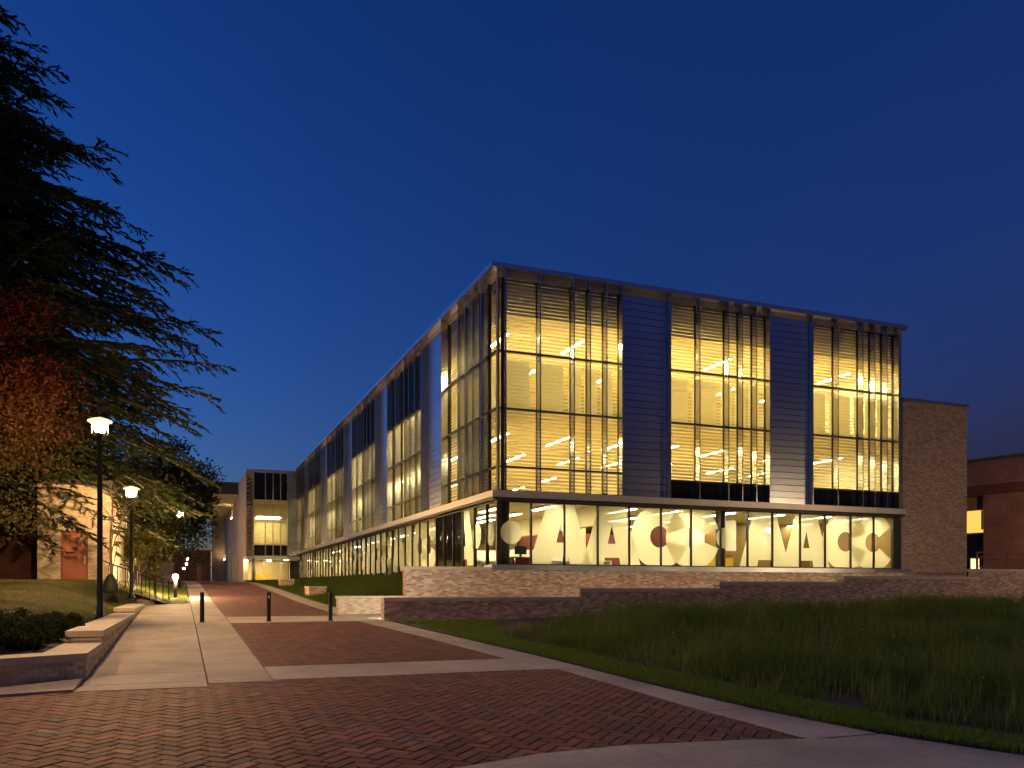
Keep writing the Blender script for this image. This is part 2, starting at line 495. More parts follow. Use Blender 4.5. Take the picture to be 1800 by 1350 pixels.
# front band: slightly fanned to the planter corner
slab_strip(path, lambda y: -1.40 + (14.05 - y) * -0.12, lambda y: 0.39, [13.45, 14.05])
slab_strip(path, lambda y: 0.39, lambda y: 1.38, [13.78, 14.05])
slab_strip(path, lambda y: 1.38, lambda y: 6.25, [13.88, 15.62])
slab_strip(path, lambda y: 1.38, lambda y: bredge(y), [26.5, 29.4])
slab_strip(path, bredge, redge, [7.55, 9.4, 11.6, 13.88])
slab_strip(path, lambda y: 6.25 if y < 15.63 else bredge(y), redge, [13.88, 15.62, 17.6, 20.2, 22.8, 25.3, 26.5, 29.4, 33, 37, 42, 47, 53, 60, 68, 77, 86, 94])
# concrete apron at the front: big curved slabs
ARC = [(7.0, 7.5), (5.84, 7.76), (4.48, 7.93), (3.44, 7.86), (2.33, 7.55), (1.4, 7.0), (0.7, 6.2), (0.2, 5.0), (0.0, 3.0), (0.0, -5)]
def arc_x(y): return lerp_pts([(-5, 0.0), (3, 0.0), (5, 0.2), (6.2, 0.7), (7.0, 1.4), (7.55, 2.33)], y)
ap = [(6.85, 7.52)] + ARC[1:]
def apron(poly):
    MB().prism(poly, lambda x, y: g(y) - 0.14, lambda x, y: g(y) + 0.002).build('slab', 'concrete', path)
apron([(4.50, 7.93), (3.44, 7.86), (2.33, 7.55), (1.4, 7.0), (0.7, 6.2), (0.2, 5.0), (0.0, 3.0), (0.0, -5.0), (4.5, -5.0)])
apron([(6.90, 7.52), (5.84, 7.76), (4.515, 7.93), (4.515, -5.0), (6.8, -5.0), (7.9, 2.0), (7.55, 4.8), (7.15, 6.4)])
slab_strip(path, lambda y: lerp_pts([(2, 7.92), (4.8, 7.57), (6.4, 7.17), (7.52, 6.92)], y), redge, [2.0, 5.0, 7.53])
# curb slab in front of the planter
MB().prism([(-1.44, 14.72), (-8, 10.4), (-8, 9.9), (-2.34, 13.25), (-1.9, 13.40), (-1.44, 13.46)], lambda x, y: g(y) - 0.14, lambda x, y: g(y) + 0.03).build('curb', 'concrete', path)

# brick pavers, 45 degree herringbone, geometry piece by piece
PW = 0.155
PAV_COLS = [(0.150, 0.046, 0.030), (0.172, 0.058, 0.036), (0.123, 0.039, 0.028), (0.176, 0.075, 0.044), (0.097, 0.037, 0.032), (0.075, 0.053, 0.049), (0.136, 0.053, 0.037)]
PAV_WT = [6, 5, 5, 2, 3, 1.1, 4]
def herring(inside, bounds):
    """yields (cx, cy, angle) of pavers whose centre lies inside"""
    s = math.sqrt(0.5); W = PW
    x0, x1, y0, y1 = bounds
    n = int(max(x1 - x0, y1 - y0) / W) + 20
    cx0, cy0 = (x0 + x1) / 2, (y0 + y1) / 2
    for i in range(-n, n):
        for j in range(-n // 2, n // 2):
            ox = i * W + j * 2 * W; oy = i * W - j * 2 * W
            for (lx, ly, vert) in ((ox + W, oy + W / 2, 0), (ox + 2.5 * W, oy, 1)):
                x = cx0 + (lx - ly) * s; y = cy0 + (lx + ly) * s
                if x0 < x < x1 and y0 < y < y1 and inside(x, y):
                    yield x, y, math.pi / 4 + (math.pi / 2 if vert else 0)
def paver_mb(mb, x, y, a, gap=0.008, top=-0.006):
    c, s = math.cos(a), math.sin(a)
    hl, hw = PW - gap, PW / 2 - gap
    dz = random.gauss(0, 0.0016)
    P = []
    for b, z in ((0, -0.03), (0, -0.004), (0.005, 0)):
        for u, v in ((-hl + b, -hw + b), (hl - b, -hw + b), (hl - b, hw - b), (-hl + b, hw - b)):
            X = x + u * c - v * s; Y = y + u * s + v * c
            P.append((X, Y, g(Y) + top + z + dz))
    f = [(8, 9, 10, 11)]
    for i in range(4):
        j = (i + 1) % 4
        f += [(i, j, 4 + j, 4 + i), (4 + i, 4 + j, 8 + j, 8 + i)]
    mb.add(P, f)
brick_path = thing('brick_path', 'red brick herringbone paving of the walk', 'paving', (3, 12, 0.3), kind='structure')
front = [(x, y, a) for x, y, a in herring(lambda x, y: not (x > arc_x(y) + 0.25 and y < 7.55 and x > 0.2) and not (x > 2.2 and y < 7.5), (-7.5, 6.75, 5.2, 14.2))]
front = [p for p in front if p[1] < 13.25 + (p[0] + 8) * 0.08]
fwd = (math.sin(YAW), math.cos(YAW))
def vis_key(p):
    d = p[0] * fwd[0] + p[1] * fwd[1]
    u = (p[0] * fwd[1] - p[1] * fwd[0]) / d
    seen = abs(u) < 0.63 and (EYE - g(p[1])) / d < 0.222
    return (0 if seen else 1, d)
front.sort(key=vis_key)
sm = MB(); paver_mb(sm, 0, 0, 0)
z0 = g(0) - 0.006
pav_mesh = []
for k in range(3):
    mbp = MB()
    hl, hw = PW - 0.008, PW / 2 - 0.008
    P = []
    for b, z in ((0, -0.03), (0, -0.004), (0.005, 0)):
        for u, v in ((-hl + b, -hw + b), (hl - b, -hw + b), (hl - b, hw - b), (-hl + b, hw - b)):
            P.append((u + random.gauss(0, 0.0008), v + random.gauss(0, 0.0008), z))
    f = [(8, 9, 10, 11)]
    for i in range(4):
        j = (i + 1) % 4
        f += [(i, j, 4 + j, 4 + i), (4 + i, 4 + j, 8 + j, 8 + i)]
    me = bpy.data.meshes.new('brick'); me.from_pydata(P, [], f); pav_mesh.append(me)
PM = []
for k, c in enumerate(PAV_COLS):
    mm = M['paver_single'].copy(); mm.name = 'paver_tone_%d' % k
    for nd in mm.node_tree.nodes:
        if nd.type == 'RGB': nd.outputs[0].default_value = (*c, 1)
    PM.append(mm)
pav_mesh_c = []
for c in range(len(PAV_COLS)):
    for me in pav_mesh:
        m2 = me.copy(); m2.materials.append(PM[c]); pav_mesh_c.append((c, m2))
bp_off = wloc(brick_path)
for x, y, a in front[:300]:
    c = random.choices(range(len(PAV_COLS)), PAV_WT)[0]
    me = random.choice([m_ for k, m_ in pav_mesh_c if k == c])
    o = bpy.data.objects.new('brick', me)
    o.location = Vector((x, y, g(y) - 0.006 + random.gauss(0, 0.0016))) - bp_off
    o.rotation_euler = (math.atan(0.036) * math.sin(math.pi/2 + a) , -math.atan(0.036) * math.sin(a), a + random.choice((0, math.pi)))
    o.rotation_euler = Matrix.Rotation(math.atan(0.036), 3, 'X').to_4x4().to_euler() if False else o.rotation_euler
    m3 = Matrix.Rotation(math.atan((g(y + 0.2) - g(y - 0.2)) / 0.4), 3, 'X') @ Matrix.Rotation(a, 3, 'Z')
    o.rotation_euler = m3.to_euler()
    COL.objects.link(o); o.parent = brick_path
mb = MB()
for x, y, a in front[300:]:
    mb.col = mixc(random.choices(PAV_COLS, PAV_WT)[0], random.choice(PAV_COLS), 0.25 * random.random())
    paver_mb(mb, x, y, a)
for x, y, a in herring(lambda x, y: x < bredge(y) + 0.1, (1.28, 6.2, 15.5, 26.6)):
    mb.col = mixc(random.choices(PAV_COLS, PAV_WT)[0], random.choice(PAV_COLS), 0.25 * random.random())
    paver_mb(mb, x, y, a)
o = mb.build('brick_field', 'paver', brick_path); o['kind'] = 'stuff'
mb = MB()
for x, y, a in herring(lambda x, y: x < bredge(y) + 0.1 and (29.3 < y), (1.28, 5.3, 29.3, 93)):
    mb.col = random.choices(PAV_COLS, PAV_WT)[0]
    c, s = math.cos(a), math.sin(a); hl, hw = PW - 0.005, PW / 2 - 0.005
    mb.add([(x + u * c - v * s, y + u * s + v * c, g(y + u * s + v * c) - 0.006) for u, v in ((-hl, -hw), (hl, -hw), (hl, hw), (-hl, hw))], [(0, 1, 2, 3)])
o = mb.build('brick_field', 'paver', brick_path); o['kind'] = 'stuff'
# cross walk and forecourt beyond the lawn at the entrance
tag(MB().prism([(-14, 94.0), (5.9, 94.0), (5.9, 135), (-14, 135)], lambda x, y: g(y) - 0.2, lambda x, y: g(y)).build('forecourt', 'concrete'), 'pale concrete forecourt beyond the end of the brick walk', 'pavement', kind='structure')

# ------------------------------------------------------------------ lawns
def planter_front(x): return 14.82 - 0.6817 * max(0, -1.42 - x)
def sheet_cols(name, xs, y0f, y1f, ny, zf, m, label, cat):
    mb = MB(); n = len(xs)
    rows = [[(x, y0f(x) + (y1f(x) - y0f(x)) * j / ny) for x in xs] for j in range(ny + 1)]
    mb.add([(x, y, zf(x, y)) for r in rows for x, y in r], [(j * n + i, j * n + i + 1, (j + 1) * n + i + 1, (j + 1) * n + i) for j in range(ny) for i in range(n - 1)])
    return tag(mb.build(name, m, smooth=True), label, cat, kind='structure')
LX = [-40, -30, -22, -16, -12] + frange(-10, -1.8, 0.5)
sheet_cols('lawn', LX, lambda x: planter_front(max(x, -9)) + 0.45, lambda x: 38.95, 40, lawn_left_z, 'turf', 'lawn rising from the planter to the small brick building', 'lawn')
sheet('lawn', lambda y: (-40, 0.33), frange(38.9, 94, 1.5), lawn_left_z, 'turf', 'flat lawn beside the walk past the handrails', 'lawn', nx=44)
sheet('grass_bank', lambda y: (redge(y), 11.78), frange(30.66, 92, 1.5), slope_z, 'turf', 'grass bank sloping up to the ground floor glass', 'lawn', nx=10)
sheet('meadow_ground', lambda y: (redge(y), 60), frange(2, WALL_Y + 0.2, 0.8), meadow_z, 'soil', 'dark earth of the rain garden below the brick walls', 'ground', nx=50)

def blades(name, n, xy, zf, h, wd, col, lean, label, cat, parent=None):
    """n tapering blades; xy(n)->arrays, h(x,y)->heights"""
    x, y = xy(n); n = len(x)
    z = np.array([zf(a, b) for a, b in zip(x, y)])
    hh = h(x, y) * RNG.uniform(0.55, 1.15, n)
    az = RNG.uniform(0, 2 * np.pi, n); le = RNG.uniform(0.05, lean, n) * hh
    fa = RNG.uniform(0, np.pi, n); ww = wd * RNG.uniform(0.6, 1.3, n)
    dx, dy = np.cos(fa) * ww / 2, np.sin(fa) * ww / 2
    lx, ly = np.cos(az) * le, np.sin(az) * le
    b0 = np.stack([x - dx, y - dy, z - 0.02], 1); b1 = np.stack([x + dx, y + dy, z - 0.02], 1)
    m0 = np.stack([x - dx * .7 + lx * .35, y - dy * .7 + ly * .35, z + hh * .55], 1); m1 = np.stack([x + dx * .7 + lx * .35, y + dy * .7 + ly * .35, z + hh * .55], 1)
    t0 = np.stack([x - dx * .1 + lx, y - dy * .1 + ly, z + hh], 1); t1 = np.stack([x + dx * .1 + lx, y + dy * .1 + ly, z + hh], 1)
    v = np.stack([b0, b1, m1, m0, m0, m1, t1, t0], 1).reshape(-1, 3)
    c = np.repeat(col(x, y, n), 2, axis=0)
    o = np_mesh(name, v, 4, 'blade', cols=c)
    return tag(o, label, cat, kind='stuff')

def colmix(a, b, t): return np.asarray(a)[None] * (1 - t[:, None]) + np.asarray(b)[None] * t[:, None]
def pnoise(x, y, s, k): return np.array([mnoise.noise(Vector((a * s, b * s, k))) for a, b in zip(x, y)])

def xy_left(n):
    y = RNG.uniform(14.5, 41, n); x = -2.0 - RNG.random(n) ** 1.3 * 9
    k = ~((y < 19.5) & (x > -5.5)) | (RNG.random(n) < 0.0)
    return x[k], y[k]
blades('lawn_grass', 60000, xy_left, lawn_left_z, lambda x, y: 0.055 + 0.03 * np.clip(pnoise(x, y, 0.6, 1), -1, 1), 0.012,
       lambda x, y, n: colmix((0.13, 0.15, 0.035), (0.30, 0.24, 0.10), np.clip(pnoise(x, y, 0.55, 2) * 1.5 + 0.35 + RNG.normal(0, .15, n), 0, 1)), 0.9,
       'short patchy lawn grass with dry straw patches below the small brick building', 'grass')
blades('lawn_grass', 16000, lambda n: (RNG.uniform(-1.9, 0.3, n), RNG.uniform(39.2, 60, n)), lawn_left_z, lambda x, y: 0.06 + 0 * x, 0.016,
       lambda x, y, n: colmix((0.10, 0.15, 0.025), (0.15, 0.17, 0.04), RNG.random(n)), 0.7, 'short green lawn grass beside the path past the handrail', 'grass')
def xy_bank(n):
    y = 31.1 + RNG.random(n) ** 1.6 * 60.5; x = np.array([redge(b) for b in y]) + 0.05 + RNG.random(n) * np.array([11.4 - redge(b) - 0.1 for b in y])
    return x, y
blades('bank_grass', 60000, xy_bank, slope_z, lambda x, y: 0.16 + 0.06 * pnoise(x, y, 0.5, 1), 0.02,
       lambda x, y, n: colmix((0.045, 0.075, 0.015), (0.09, 0.11, 0.025), RNG.random(n)), 0.7, 'rough dark green grass on the bank below the long glass wall', 'grass')
def xy_edge(n):
    y = 4 + RNG.random(n) * 22.3; x = np.array([redge(b) for b in y]) + 0.02 + RNG.random(n) * (0.75 + 0.35 * RNG.random(n)) + np.clip((y - 19.5) / 7, 0, 1) * RNG.random(n) * 3
    return x, y
blades('verge_grass', 60000, xy_edge, meadow_z, lambda x, y: 0.07 + 0 * x, 0.012,
       lambda x, y, n: colmix((0.10, 0.18, 0.025), (0.16, 0.21, 0.04), RNG.random(n)), 0.8, 'mown strip of bright green grass along the path edge', 'grass')
def xy_mead(n):
    nc = n // 38
    cy = 5 + RNG.random(nc) ** 1.0 * 20.9; cx = np.array([redge(b) for b in cy]) + 1.25 + RNG.random(nc) ** 1.25 * 30
    k = (cx - 6) * 0.95 > (cy - 19) * 1.25
    cx, cy = cx[k], cy[k]; nc = len(cx)
    x = np.repeat(cx, 38) + RNG.normal(0, 0.13, nc * 38); y = np.repeat(cy, 38) + RNG.normal(0, 0.13, nc * 38)
    k = (y < WALL_Y - 0.15) & (x - np.array([redge(b) for b in y]) > 0.95)
    return x[k], y[k]
def h_mead(x, y):
    d = x - np.array([redge(b) for b in y])
    return np.clip(0.28 + 0.16 * (d - 1), 0.25, 0.8) * (0.8 + 0.45 * pnoise(x, y, 0.35, 7)) * np.where(y > 24, 0.75, 1)
blades('meadow_grass', 120000, xy_mead, meadow_z, h_mead, 0.012,
       lambda x, y, n: colmix((0.06, 0.11, 0.02), (0.16, 0.19, 0.05), np.clip(pnoise(x, y, 0.5, 4) + 0.45 + RNG.normal(0, .2, n), 0, 1)), 0.75, 'tall dark meadow grass in the rain garden below the brick walls', 'grass')

blades('meadow_stalks', 4500, lambda n: (lambda q: (q[0][::6], q[1][::6]))(xy_mead(n * 6)), meadow_z, lambda x, y: h_mead(x, y) * 1.45, 0.007,
       lambda x, y, n: colmix((0.13, 0.17, 0.05), (0.25, 0.26, 0.11), RNG.random(n)), 0.5, 'pale dry stalks standing above the meadow grass', 'grass')
def scatter_quads(name, c, size, cols, label, cat, flat=False):
    n = len(c); a = RNG.uniform(0, 6.28, n); s_ = size * RNG.uniform(0.6, 1.3, n)
    dx, dy = np.cos(a) * s_, np.sin(a) * s_
    up = RNG.uniform(0.1, 0.5, n) * s_ * (0.4 if flat else 2)
    v = np.stack([c + np.stack([-dx, -dy, 0 * up], 1), c + np.stack([dy * .5, -dx * .5, up], 1), c + np.stack([dx, dy, up * .5], 1), c + np.stack([-dy * .5, dx * .5, up * .3], 1)], 1).reshape(-1, 3)
    return tag(np_mesh(name, v, 4, 'blade', cols=cols), label, cat, kind='stuff')
fx = 9.5 + RNG.random(260) * 12; fy = 8 + RNG.random(260) * 9
fz = np.array([meadow_z(a, b) for a, b in zip(fx, fy)]) + RNG.uniform(0.35, 0.75, 260)
scatter_quads('meadow_flowers', np.stack([fx, fy, fz], 1), 0.022, colmix((0.5, 0.5, 0.42), (0.6, 0.58, 0.4), RNG.random(260)), 'tiny pale flowers scattered through the meadow', 'flowers')
lx = RNG.uniform(-1.2, 6.6, 150); ly = RNG.uniform(7.8, 30, 150)
lz = np.array([g(b) for b in ly]) + 0.006
scatter_quads('fallen_leaves', np.stack([lx, ly, lz], 1), 0.028, colmix((0.08, 0.05, 0.02), (0.2, 0.12, 0.05), RNG.random(150)), 'few small fallen leaves lying on the paving', 'leaves', True)

# ------------------------------------------------------------------ masonry
BR = dict(
    pink=[(0.42, 0.29, 0.21), (0.52, 0.40, 0.30), (0.34, 0.22, 0.16), (0.27, 0.16, 0.12), (0.58, 0.48, 0.37), (0.38, 0.26, 0.20)],
    tan=[(0.50, 0.40, 0.27), (0.42, 0.32, 0.21), (0.55, 0.46, 0.33), (0.36, 0.26, 0.17)],
)
BLn, BHt = 0.2032, 0.0677
def bricks(mb, p0, u, length, z0, z1, n, tones, single=None, depth=0.006, z_floor=None):
    """brick boxes on a vertical face: from plan point p0 along unit u, outward normal n"""
    k0 = 0
    z = z1 - BHt
    row = 0
    while z > z0 - BHt + 0.005:
        a = -(BLn / 2 if row % 2 else 0) 
        zb = max(z, z0) + 0.005
        while a < length:
            a0 = max(a, 0) + 0.005; a1 = min(a + BLn, length) - 0.005
            if a1 - a0 > 0.02 and z + BHt - 0.005 > zb:
                d = depth + random.gauss(0, 0.0012)
                c = mixc(random.choice(tones), random.choice(tones), random.random() * 0.6)
                P = []
                for dd, bb in ((-0.05, 0), (d, 0.0)):
                    for aa, zz in ((a0, zb), (a1, zb), (a1, z + BHt - 0.005), (a0, z + BHt - 0.005)):
                        P.append((p0[0] + u[0] * aa + n[0] * dd, p0[1] + u[1] * aa + n[1] * dd, zz))
                F = [(4, 5, 6, 7), (0, 1, 5, 4), (1, 2, 6, 5), (2, 3, 7, 6), (3, 0, 4, 7)]
                if u[0] * n[1] - u[1] * n[0] > 0: F = [tuple(reversed(f)) for f in F]
                if single is not None and single(p0[0] + u[0] * a0, p0[1] + u[1] * a0, z):
                    m1 = MB(); m1.col = c; m1.add(P, F); m1.build('brick', 'brick', single.parent)
                else:
                    mb.col = c; mb.add(P, F)
            a += BLn
        z -= BHt; row += 1

def capstones(parent, x0, x1, y0, y1, z0, z1, along='x', step=1.2, m='cap'):
    a0, a1 = (x0, x1) if along == 'x' else (y0, y1)
    n = max(1, round((a1 - a0) / step))
    for i in range(n):
        s = a0 + (a1 - a0) * i / n + 0.003; e = a0 + (a1 - a0) * (i + 1) / n - 0.003
        if along == 'x': MB().bevbox(s, e, y0, y1, z0, z1, 0.008).build('capstone', m, parent)
        else: MB().bevbox(x0, x1, s, e, z0, z1, 0.008).build('capstone', m, parent)

# upper wall: base of the library below the glass, running out past the corner
X0, Y0, X1, Y1 = 11.80, 31.25, 33.2, 91.3
uw = thing('retaining_wall', 'tall tan brick wall under the ground floor glass, running out past the corner', 'wall', (20, 30.9, 1.0))
UWY = 30.62
MB().box(7.88, X1 + 0.1, UWY, UWY + 0.45, 0.6, 2.62).build('wall_core', 'mortar', uw)
mb = MB()
bricks(mb, (7.88, UWY), (1, 0), X1 - 7.88, 1.3, 2.62, (0, -1), BR['pink'])
bricks(mb, (7.88, UWY), (0, 1), 0.45, 1.0, 2.62, (-1, 0), BR['pink'])
o = mb.build('bricks', 'brick', uw); o['kind'] = 'stuff'
capstones(uw, 7.84, 11.3, UWY - 0.04, UWY + 0.5, 2.625, 2.73)
MB().box(11.31, X1, UWY - 0.05, Y0 + 0.3, 2.63, 2.83).build('window_sill', 'coping', uw)

# lower wall: four levels stepping up to the right
lw = thing('retaining_wall', 'low stepped brick wall in front of the tall meadow grass', 'wall', (15, WALL_Y, 0.6))
LEV = [(6.10, 13.15, 1.60), (13.15, 19.05, 1.90), (19.05, 25.1, 2.16), (25.1, 32.6, 2.40), (32.6, 60.0, 2.76)]
core = MB(); mb = MB()
for i, (a, b, zt) in enumerate(LEV):
    core.box(a + 0.006, b - (0 if i == len(LEV) - 1 else -0.0) - 0.006, WALL_Y, WALL_Y + 0.44, 0.3, zt - 0.13)
    bricks(mb, (a, WALL_Y), (1, 0), min(b, 42) - a, 0.55 + 0.012 * (a - 6), zt - 0.13, (0, -1), BR['pink'])
    bricks(mb, (a, WALL_Y), (0, 1), 0.44, (0.5 if i == 0 else LEV[i - 1][2]), zt - 0.13, (-1, 0), BR['pink'])
    capstones(lw, a - 0.03, b - 0.034 if i < len(LEV) - 1 else b, WALL_Y - 0.035, WALL_Y + 0.48, zt - 0.125, zt)
core.build('wall_core', 'mortar', lw)
o = mb.build('bricks', 'brick', lw); o['kind'] = 'stuff'
# paved terrace fill between both walls
tag(MB().box(8.22, 60, WALL_Y + 0.44, UWY, 0.4, 1.35).build('terrace', 'soil'), 'planted terrace between the two brick walls', 'terrace', kind='structure')

# side wall by the path entry, lit by a step light
sw = thing('retaining_wall', 'short brick wall beside the path with a glowing step light', 'wall', (5.6, 29.4, 0.9))
MB().box(5.27, 7.85, 30.2, 30.6, 0.5, 1.52).build('wall_core', 'mortar', sw)
mb = MB()
bricks(mb, (5.27, 30.2), (1, 0), 2.58, 0.8, 1.52, (0, -1), BR['tan'])
bricks(mb, (5.27, 30.2), (0, 1), 0.4, 0.8, 1.52, (-1, 0), BR['pink'])
o = mb.build('bricks', 'brick', sw); o['kind'] = 'stuff'
capstones(sw, 5.23, 7.87, 30.16, 30.62, 1.525, 1.62)
MB().prism([(6.02, WALL_Y + 0.46), (8.2, WALL_Y + 0.46), (8.2, 30.18), (6.02, 30.18)], 0.5, lambda x, y: g(y) + 0.006).build('landing', 'concrete', sw)
l = thing('step_light', 'small step light glowing behind the end of the low wall', 'light', (6.7, WALL_Y + 0.47, 1.2))
MB().box(6.5, 7.2, WALL_Y + 0.445, WALL_Y + 0.50, 1.22, 1.32).build('housing', 'dark', l)
MB().box(6.53, 7.17, WALL_Y + 0.50, WALL_Y + 0.515, 1.205, 1.255).build('lens', 'step', l)

for i, (x, where) in enumerate(((9.6, 'first'), (12.6, 'second'), (15.6, 'third'), (18.6, 'fourth'), (21.6, 'fifth'), (24.6, 'sixth'), (27.6, 'seventh'), (30.6, 'eighth'))):
    zt = [z for a, b, z in LEV if a <= x < b][0] - 0.30
    l = thing('step_light', where + ' terrace light washing the tall brick wall, counted from the wall end', 'light', (x, WALL_Y + 0.45, zt), 'terrace lights on the back of the low wall')
    MB().box(x - 0.35, x + 0.35, WALL_Y + 0.445, WALL_Y + 0.50, zt, zt + 0.1).build('housing', 'dark', l)
    MB().box(x - 0.32, x + 0.32, WALL_Y + 0.50, WALL_Y + 0.515, zt + 0.02, zt + 0.08).build('lens', 'wash', l)

# two brick seat blocks on the bank
for (x, y, s, lab) in ((6.35, 45.2, 1.0, 'larger square brick seat block on the grass bank beside the path'), (6.5, 60.0, 1.0, 'smaller-looking brick seat block on the bank near the library entrance')):
    z = g(y)
    t = thing('seat_block', lab, 'seat', (x, y, z), 'brick blocks along the grass bank')
    MB().box(x, x + 0.9 * s, y, y + 1.6 * s, z - 0.3, z + 0.48).build('block_core', 'mortar', t)
    mb = MB()
    bricks(mb, (x, y), (1, 0), 0.9 * s, z - 0.1, z + 0.48, (0, -1), BR['pink'])
    bricks(mb, (x, y), (0, 1), 1.6 * s, z - 0.1, z + 0.48, (-1, 0), BR['pink'])
    o = mb.build('bricks', 'brick', t); o['kind'] = 'stuff'
    MB().bevbox(x - 0.03, x + 0.9 * s + 0.03, y - 0.03, y + 1.6 * s + 0.03, z + 0.485, z + 0.58).build('capstone', 'cap', t)

# planter on the left: stepped low wall with broad limestone caps
pl = thing('planter_wall', 'stepped tan brick planter wall with broad limestone caps beside the path', 'planter', (-1.6, 20, 0.5))
PX = -1.42
PSEG = [(14.82, 17.8, 0.87), (17.8, 30.0, 1.09), (30.0, 38.8, 1.26)]
mb = MB(); core = MB()
class Sel:
    parent = pl; count = 0
    def __call__(s, x, y, z):
        if y < 19.5 and x > -4.0 and s.count < 290:
            s.count += 1; return True
        return False
sel = Sel()
u = Vector((-1.07, -0.73)).normalized(); nrm = (u.y * 1.0, -u.x * 1.0)
nrm = (-u.y * -1, -u.x * -1)
nn = Vector((u.y, -u.x)); nn = nn if nn.y < 0 else -nn
A = Vector((PX, 14.82))
def off(p, a, b): return (p.x + u.x * a - nn.x * b, p.y + u.y * a - nn.y * b)
core.prism([off(A, 0, 0.006), off(A, 7.5, 0.006), off(A, 7.5, 0.5), off(A, 0.2, 0.5)][::-1], 0.0, 0.745)
bricks(mb, A, u, 7.5, 0.2, 0.745, nn, BR['tan'], sel)
for i, (a, b, zt) in enumerate(PSEG):
    core.box(PX - 0.55, PX - 0.006, a + 0.02, b, 0.1, zt - 0.125)
    bricks(mb, (PX, a), (0, 1), b - a, min(g(a), g(b)) - 0.05 if i else 0.3, zt - 0.125, (1, 0), BR['tan'], sel)
    if i: bricks(mb, (PX, a), (-1, 0), 0.55, PSEG[i - 1][2], zt - 0.125, (0, -1), BR['tan'])
    if i == 0: continue
    capstones(pl, PX - 0.62, PX + 0.035, a - 0.035, b, zt - 0.12, zt, 'y', 1.9)
# mitred corner cap and the front cap run
B0 = Vector(off(A, 0, -0.04)); 
MB().prism([(PX + 0.035, 14.80), (PX + 0.035, 17.76), (PX - 0.62, 17.76), (PX - 0.62, 15.05), off(A, 0.5, 0.62), off(A, 0.5, -0.04), off(A, 0.0, -0.04)], 0.75, 0.87).build('capstone', 'cap', pl)
for a in range(4):
    MB().prism([off(A, 0.506 + a * 1.8, -0.04), off(A, 0.506 + a * 1.8, 0.62), off(A, 0.5 + (a + 1) * 1.8, 0.62), off(A, 0.5 + (a + 1) * 1.8, -0.04)], 0.75, 0.87).build('capstone', 'cap', pl)
core.build('wall_core', 'mortar', pl)
o = mb.build('bricks', 'brick', pl); o['kind'] = 'stuff'
sheet_cols('planting_bed', frange(-9, PX - 0.5, 0.4), lambda x: planter_front(x) + 0.5, lambda x: 19.3, 16, lambda x, y: lawn_left_z(x, y) + 0.03 if y < 18.8 else lawn_left_z(x, y) - 0.1, 'soil', 'mulched planting bed behind the low wall', 'ground')

# ------------------------------------------------------------------ library
lib = thing('library_building', 'long two-storey library with glowing louvred windows and grey metal panels over a glass ground floor', 'library', (X0, Y0, 2.5))
ZS, ZG, ZF, ZW, ZT, ZR = 2.83, 5.45, 5.80, 5.86, 14.40, 14.85
ROWS = [ZW, 6.80, 9.15, 11.45, ZT]
# floors, ceilings, roof
MB().box(X0 + 0.3, X1 - 0.1, Y0 + 0.3, Y1, 2.2, 2.5).build('floor_slab', 'carpet', lib)
MB().box(X0 + 0.12, X1 - 0.1, Y0 + 0.12, Y1, 5.46, 5.82).build('floor_slab', 'ceil', lib)
MB().box(X0 + 0.55, X1 - 0.1, Y0 + 0.55, Y1, 9.20, 9.42).build('floor_slab', 'ceil', lib)
MB().box(X0 + 0.12, X1 - 0.1, Y0 + 0.12, Y1, 14.42, 14.6).build('roof_slab', 'dark_roof', lib)
MB().box(X0 + 0.6, X1 - 0.1, Y0 + 0.6, Y1, 13.15, 13.25).build('ceiling', 'ceil', lib)
mbh = MB(); mbh.box(X0 + 0.62, X0 + 0.72, Y0 + 0.62, Y1, 13.25, 14.42); mbh.box(X0 + 0.62, X1 - 0.1, Y0 + 0.62, Y0 + 0.72, 13.26, 14.42)
mbh.build('bulkhead', 'amber', lib)
# interior core walls
for z0_, z1_, mm in ((2.5, 5.46, 'wood'), (5.82, 9.2, 'amber'), (9.42, 13.15, 'amber')):
    MB().box(24.0, X1 - 0.15, 43.0, 43.2, z0_, z1_).build('interior_wall', mm, lib)
    MB().box(23.8, 24.0, 43.0, Y1 - 0.1, z0_, z1_).build('interior_wall', mm, lib)
    MB().box(X1 - 0.15, X1, Y0 + 0.3, 43.2, z0_, z1_).build('interior_wall', 'plaster', lib)
    MB().box(X0 + 0.3, 24, Y1 - 0.3, Y1 - 0.1, z0_, z1_).build('interior_wall', 'plaster', lib)
# facade edges: coping, fascia, soffit strip
cp = MB()
cp.box(X0 - 0.37, X1 + 0.06, Y0 - 0.37, Y0 + 0.3, 14.66, ZR)
cp.box(X0 - 0.37, X0 + 0.3, Y0 + 0.3, Y1, 14.66, ZR)
cp.build('roof_coping', 'coping', lib)
sf = MB(); sf.box(X0 - 0.05, X1, Y0 - 0.05, Y0 + 0.12, 14.42, 14.655); sf.box(X0 - 0.05, X0 + 0.12, Y0 + 0.12, Y1, 14.42, 14.655)
sf.build('eaves', 'alu', lib)
# fascia pieces with joints
xs = frange(X0 - 0.34, X1, 3.1)
for a, b in zip(xs, xs[1:]):
    MB().box(a + 0.004, b - 0.004, Y0 - 0.34, Y0 + 0.1, 5.54, ZF).build('fascia', 'alu', lib)
ys = frange(Y0 + 0.1, Y1, 5.0)
for a, b in zip(ys, ys[1:]):
    MB().box(X0 - 0.34, X0 + 0.1, a + 0.004, b - 0.004, 5.54, ZF).build('fascia', 'alu', lib)
sf = MB(); sf.box(X0 - 0.28, X1, Y0 - 0.28, Y0 + 0.12, 5.45, 5.535); sf.box(X0 - 0.28, X0 + 0.12, Y0 + 0.12, Y1, 5.45, 5.535)
sf.build('soffit', 'frame_dark', lib)

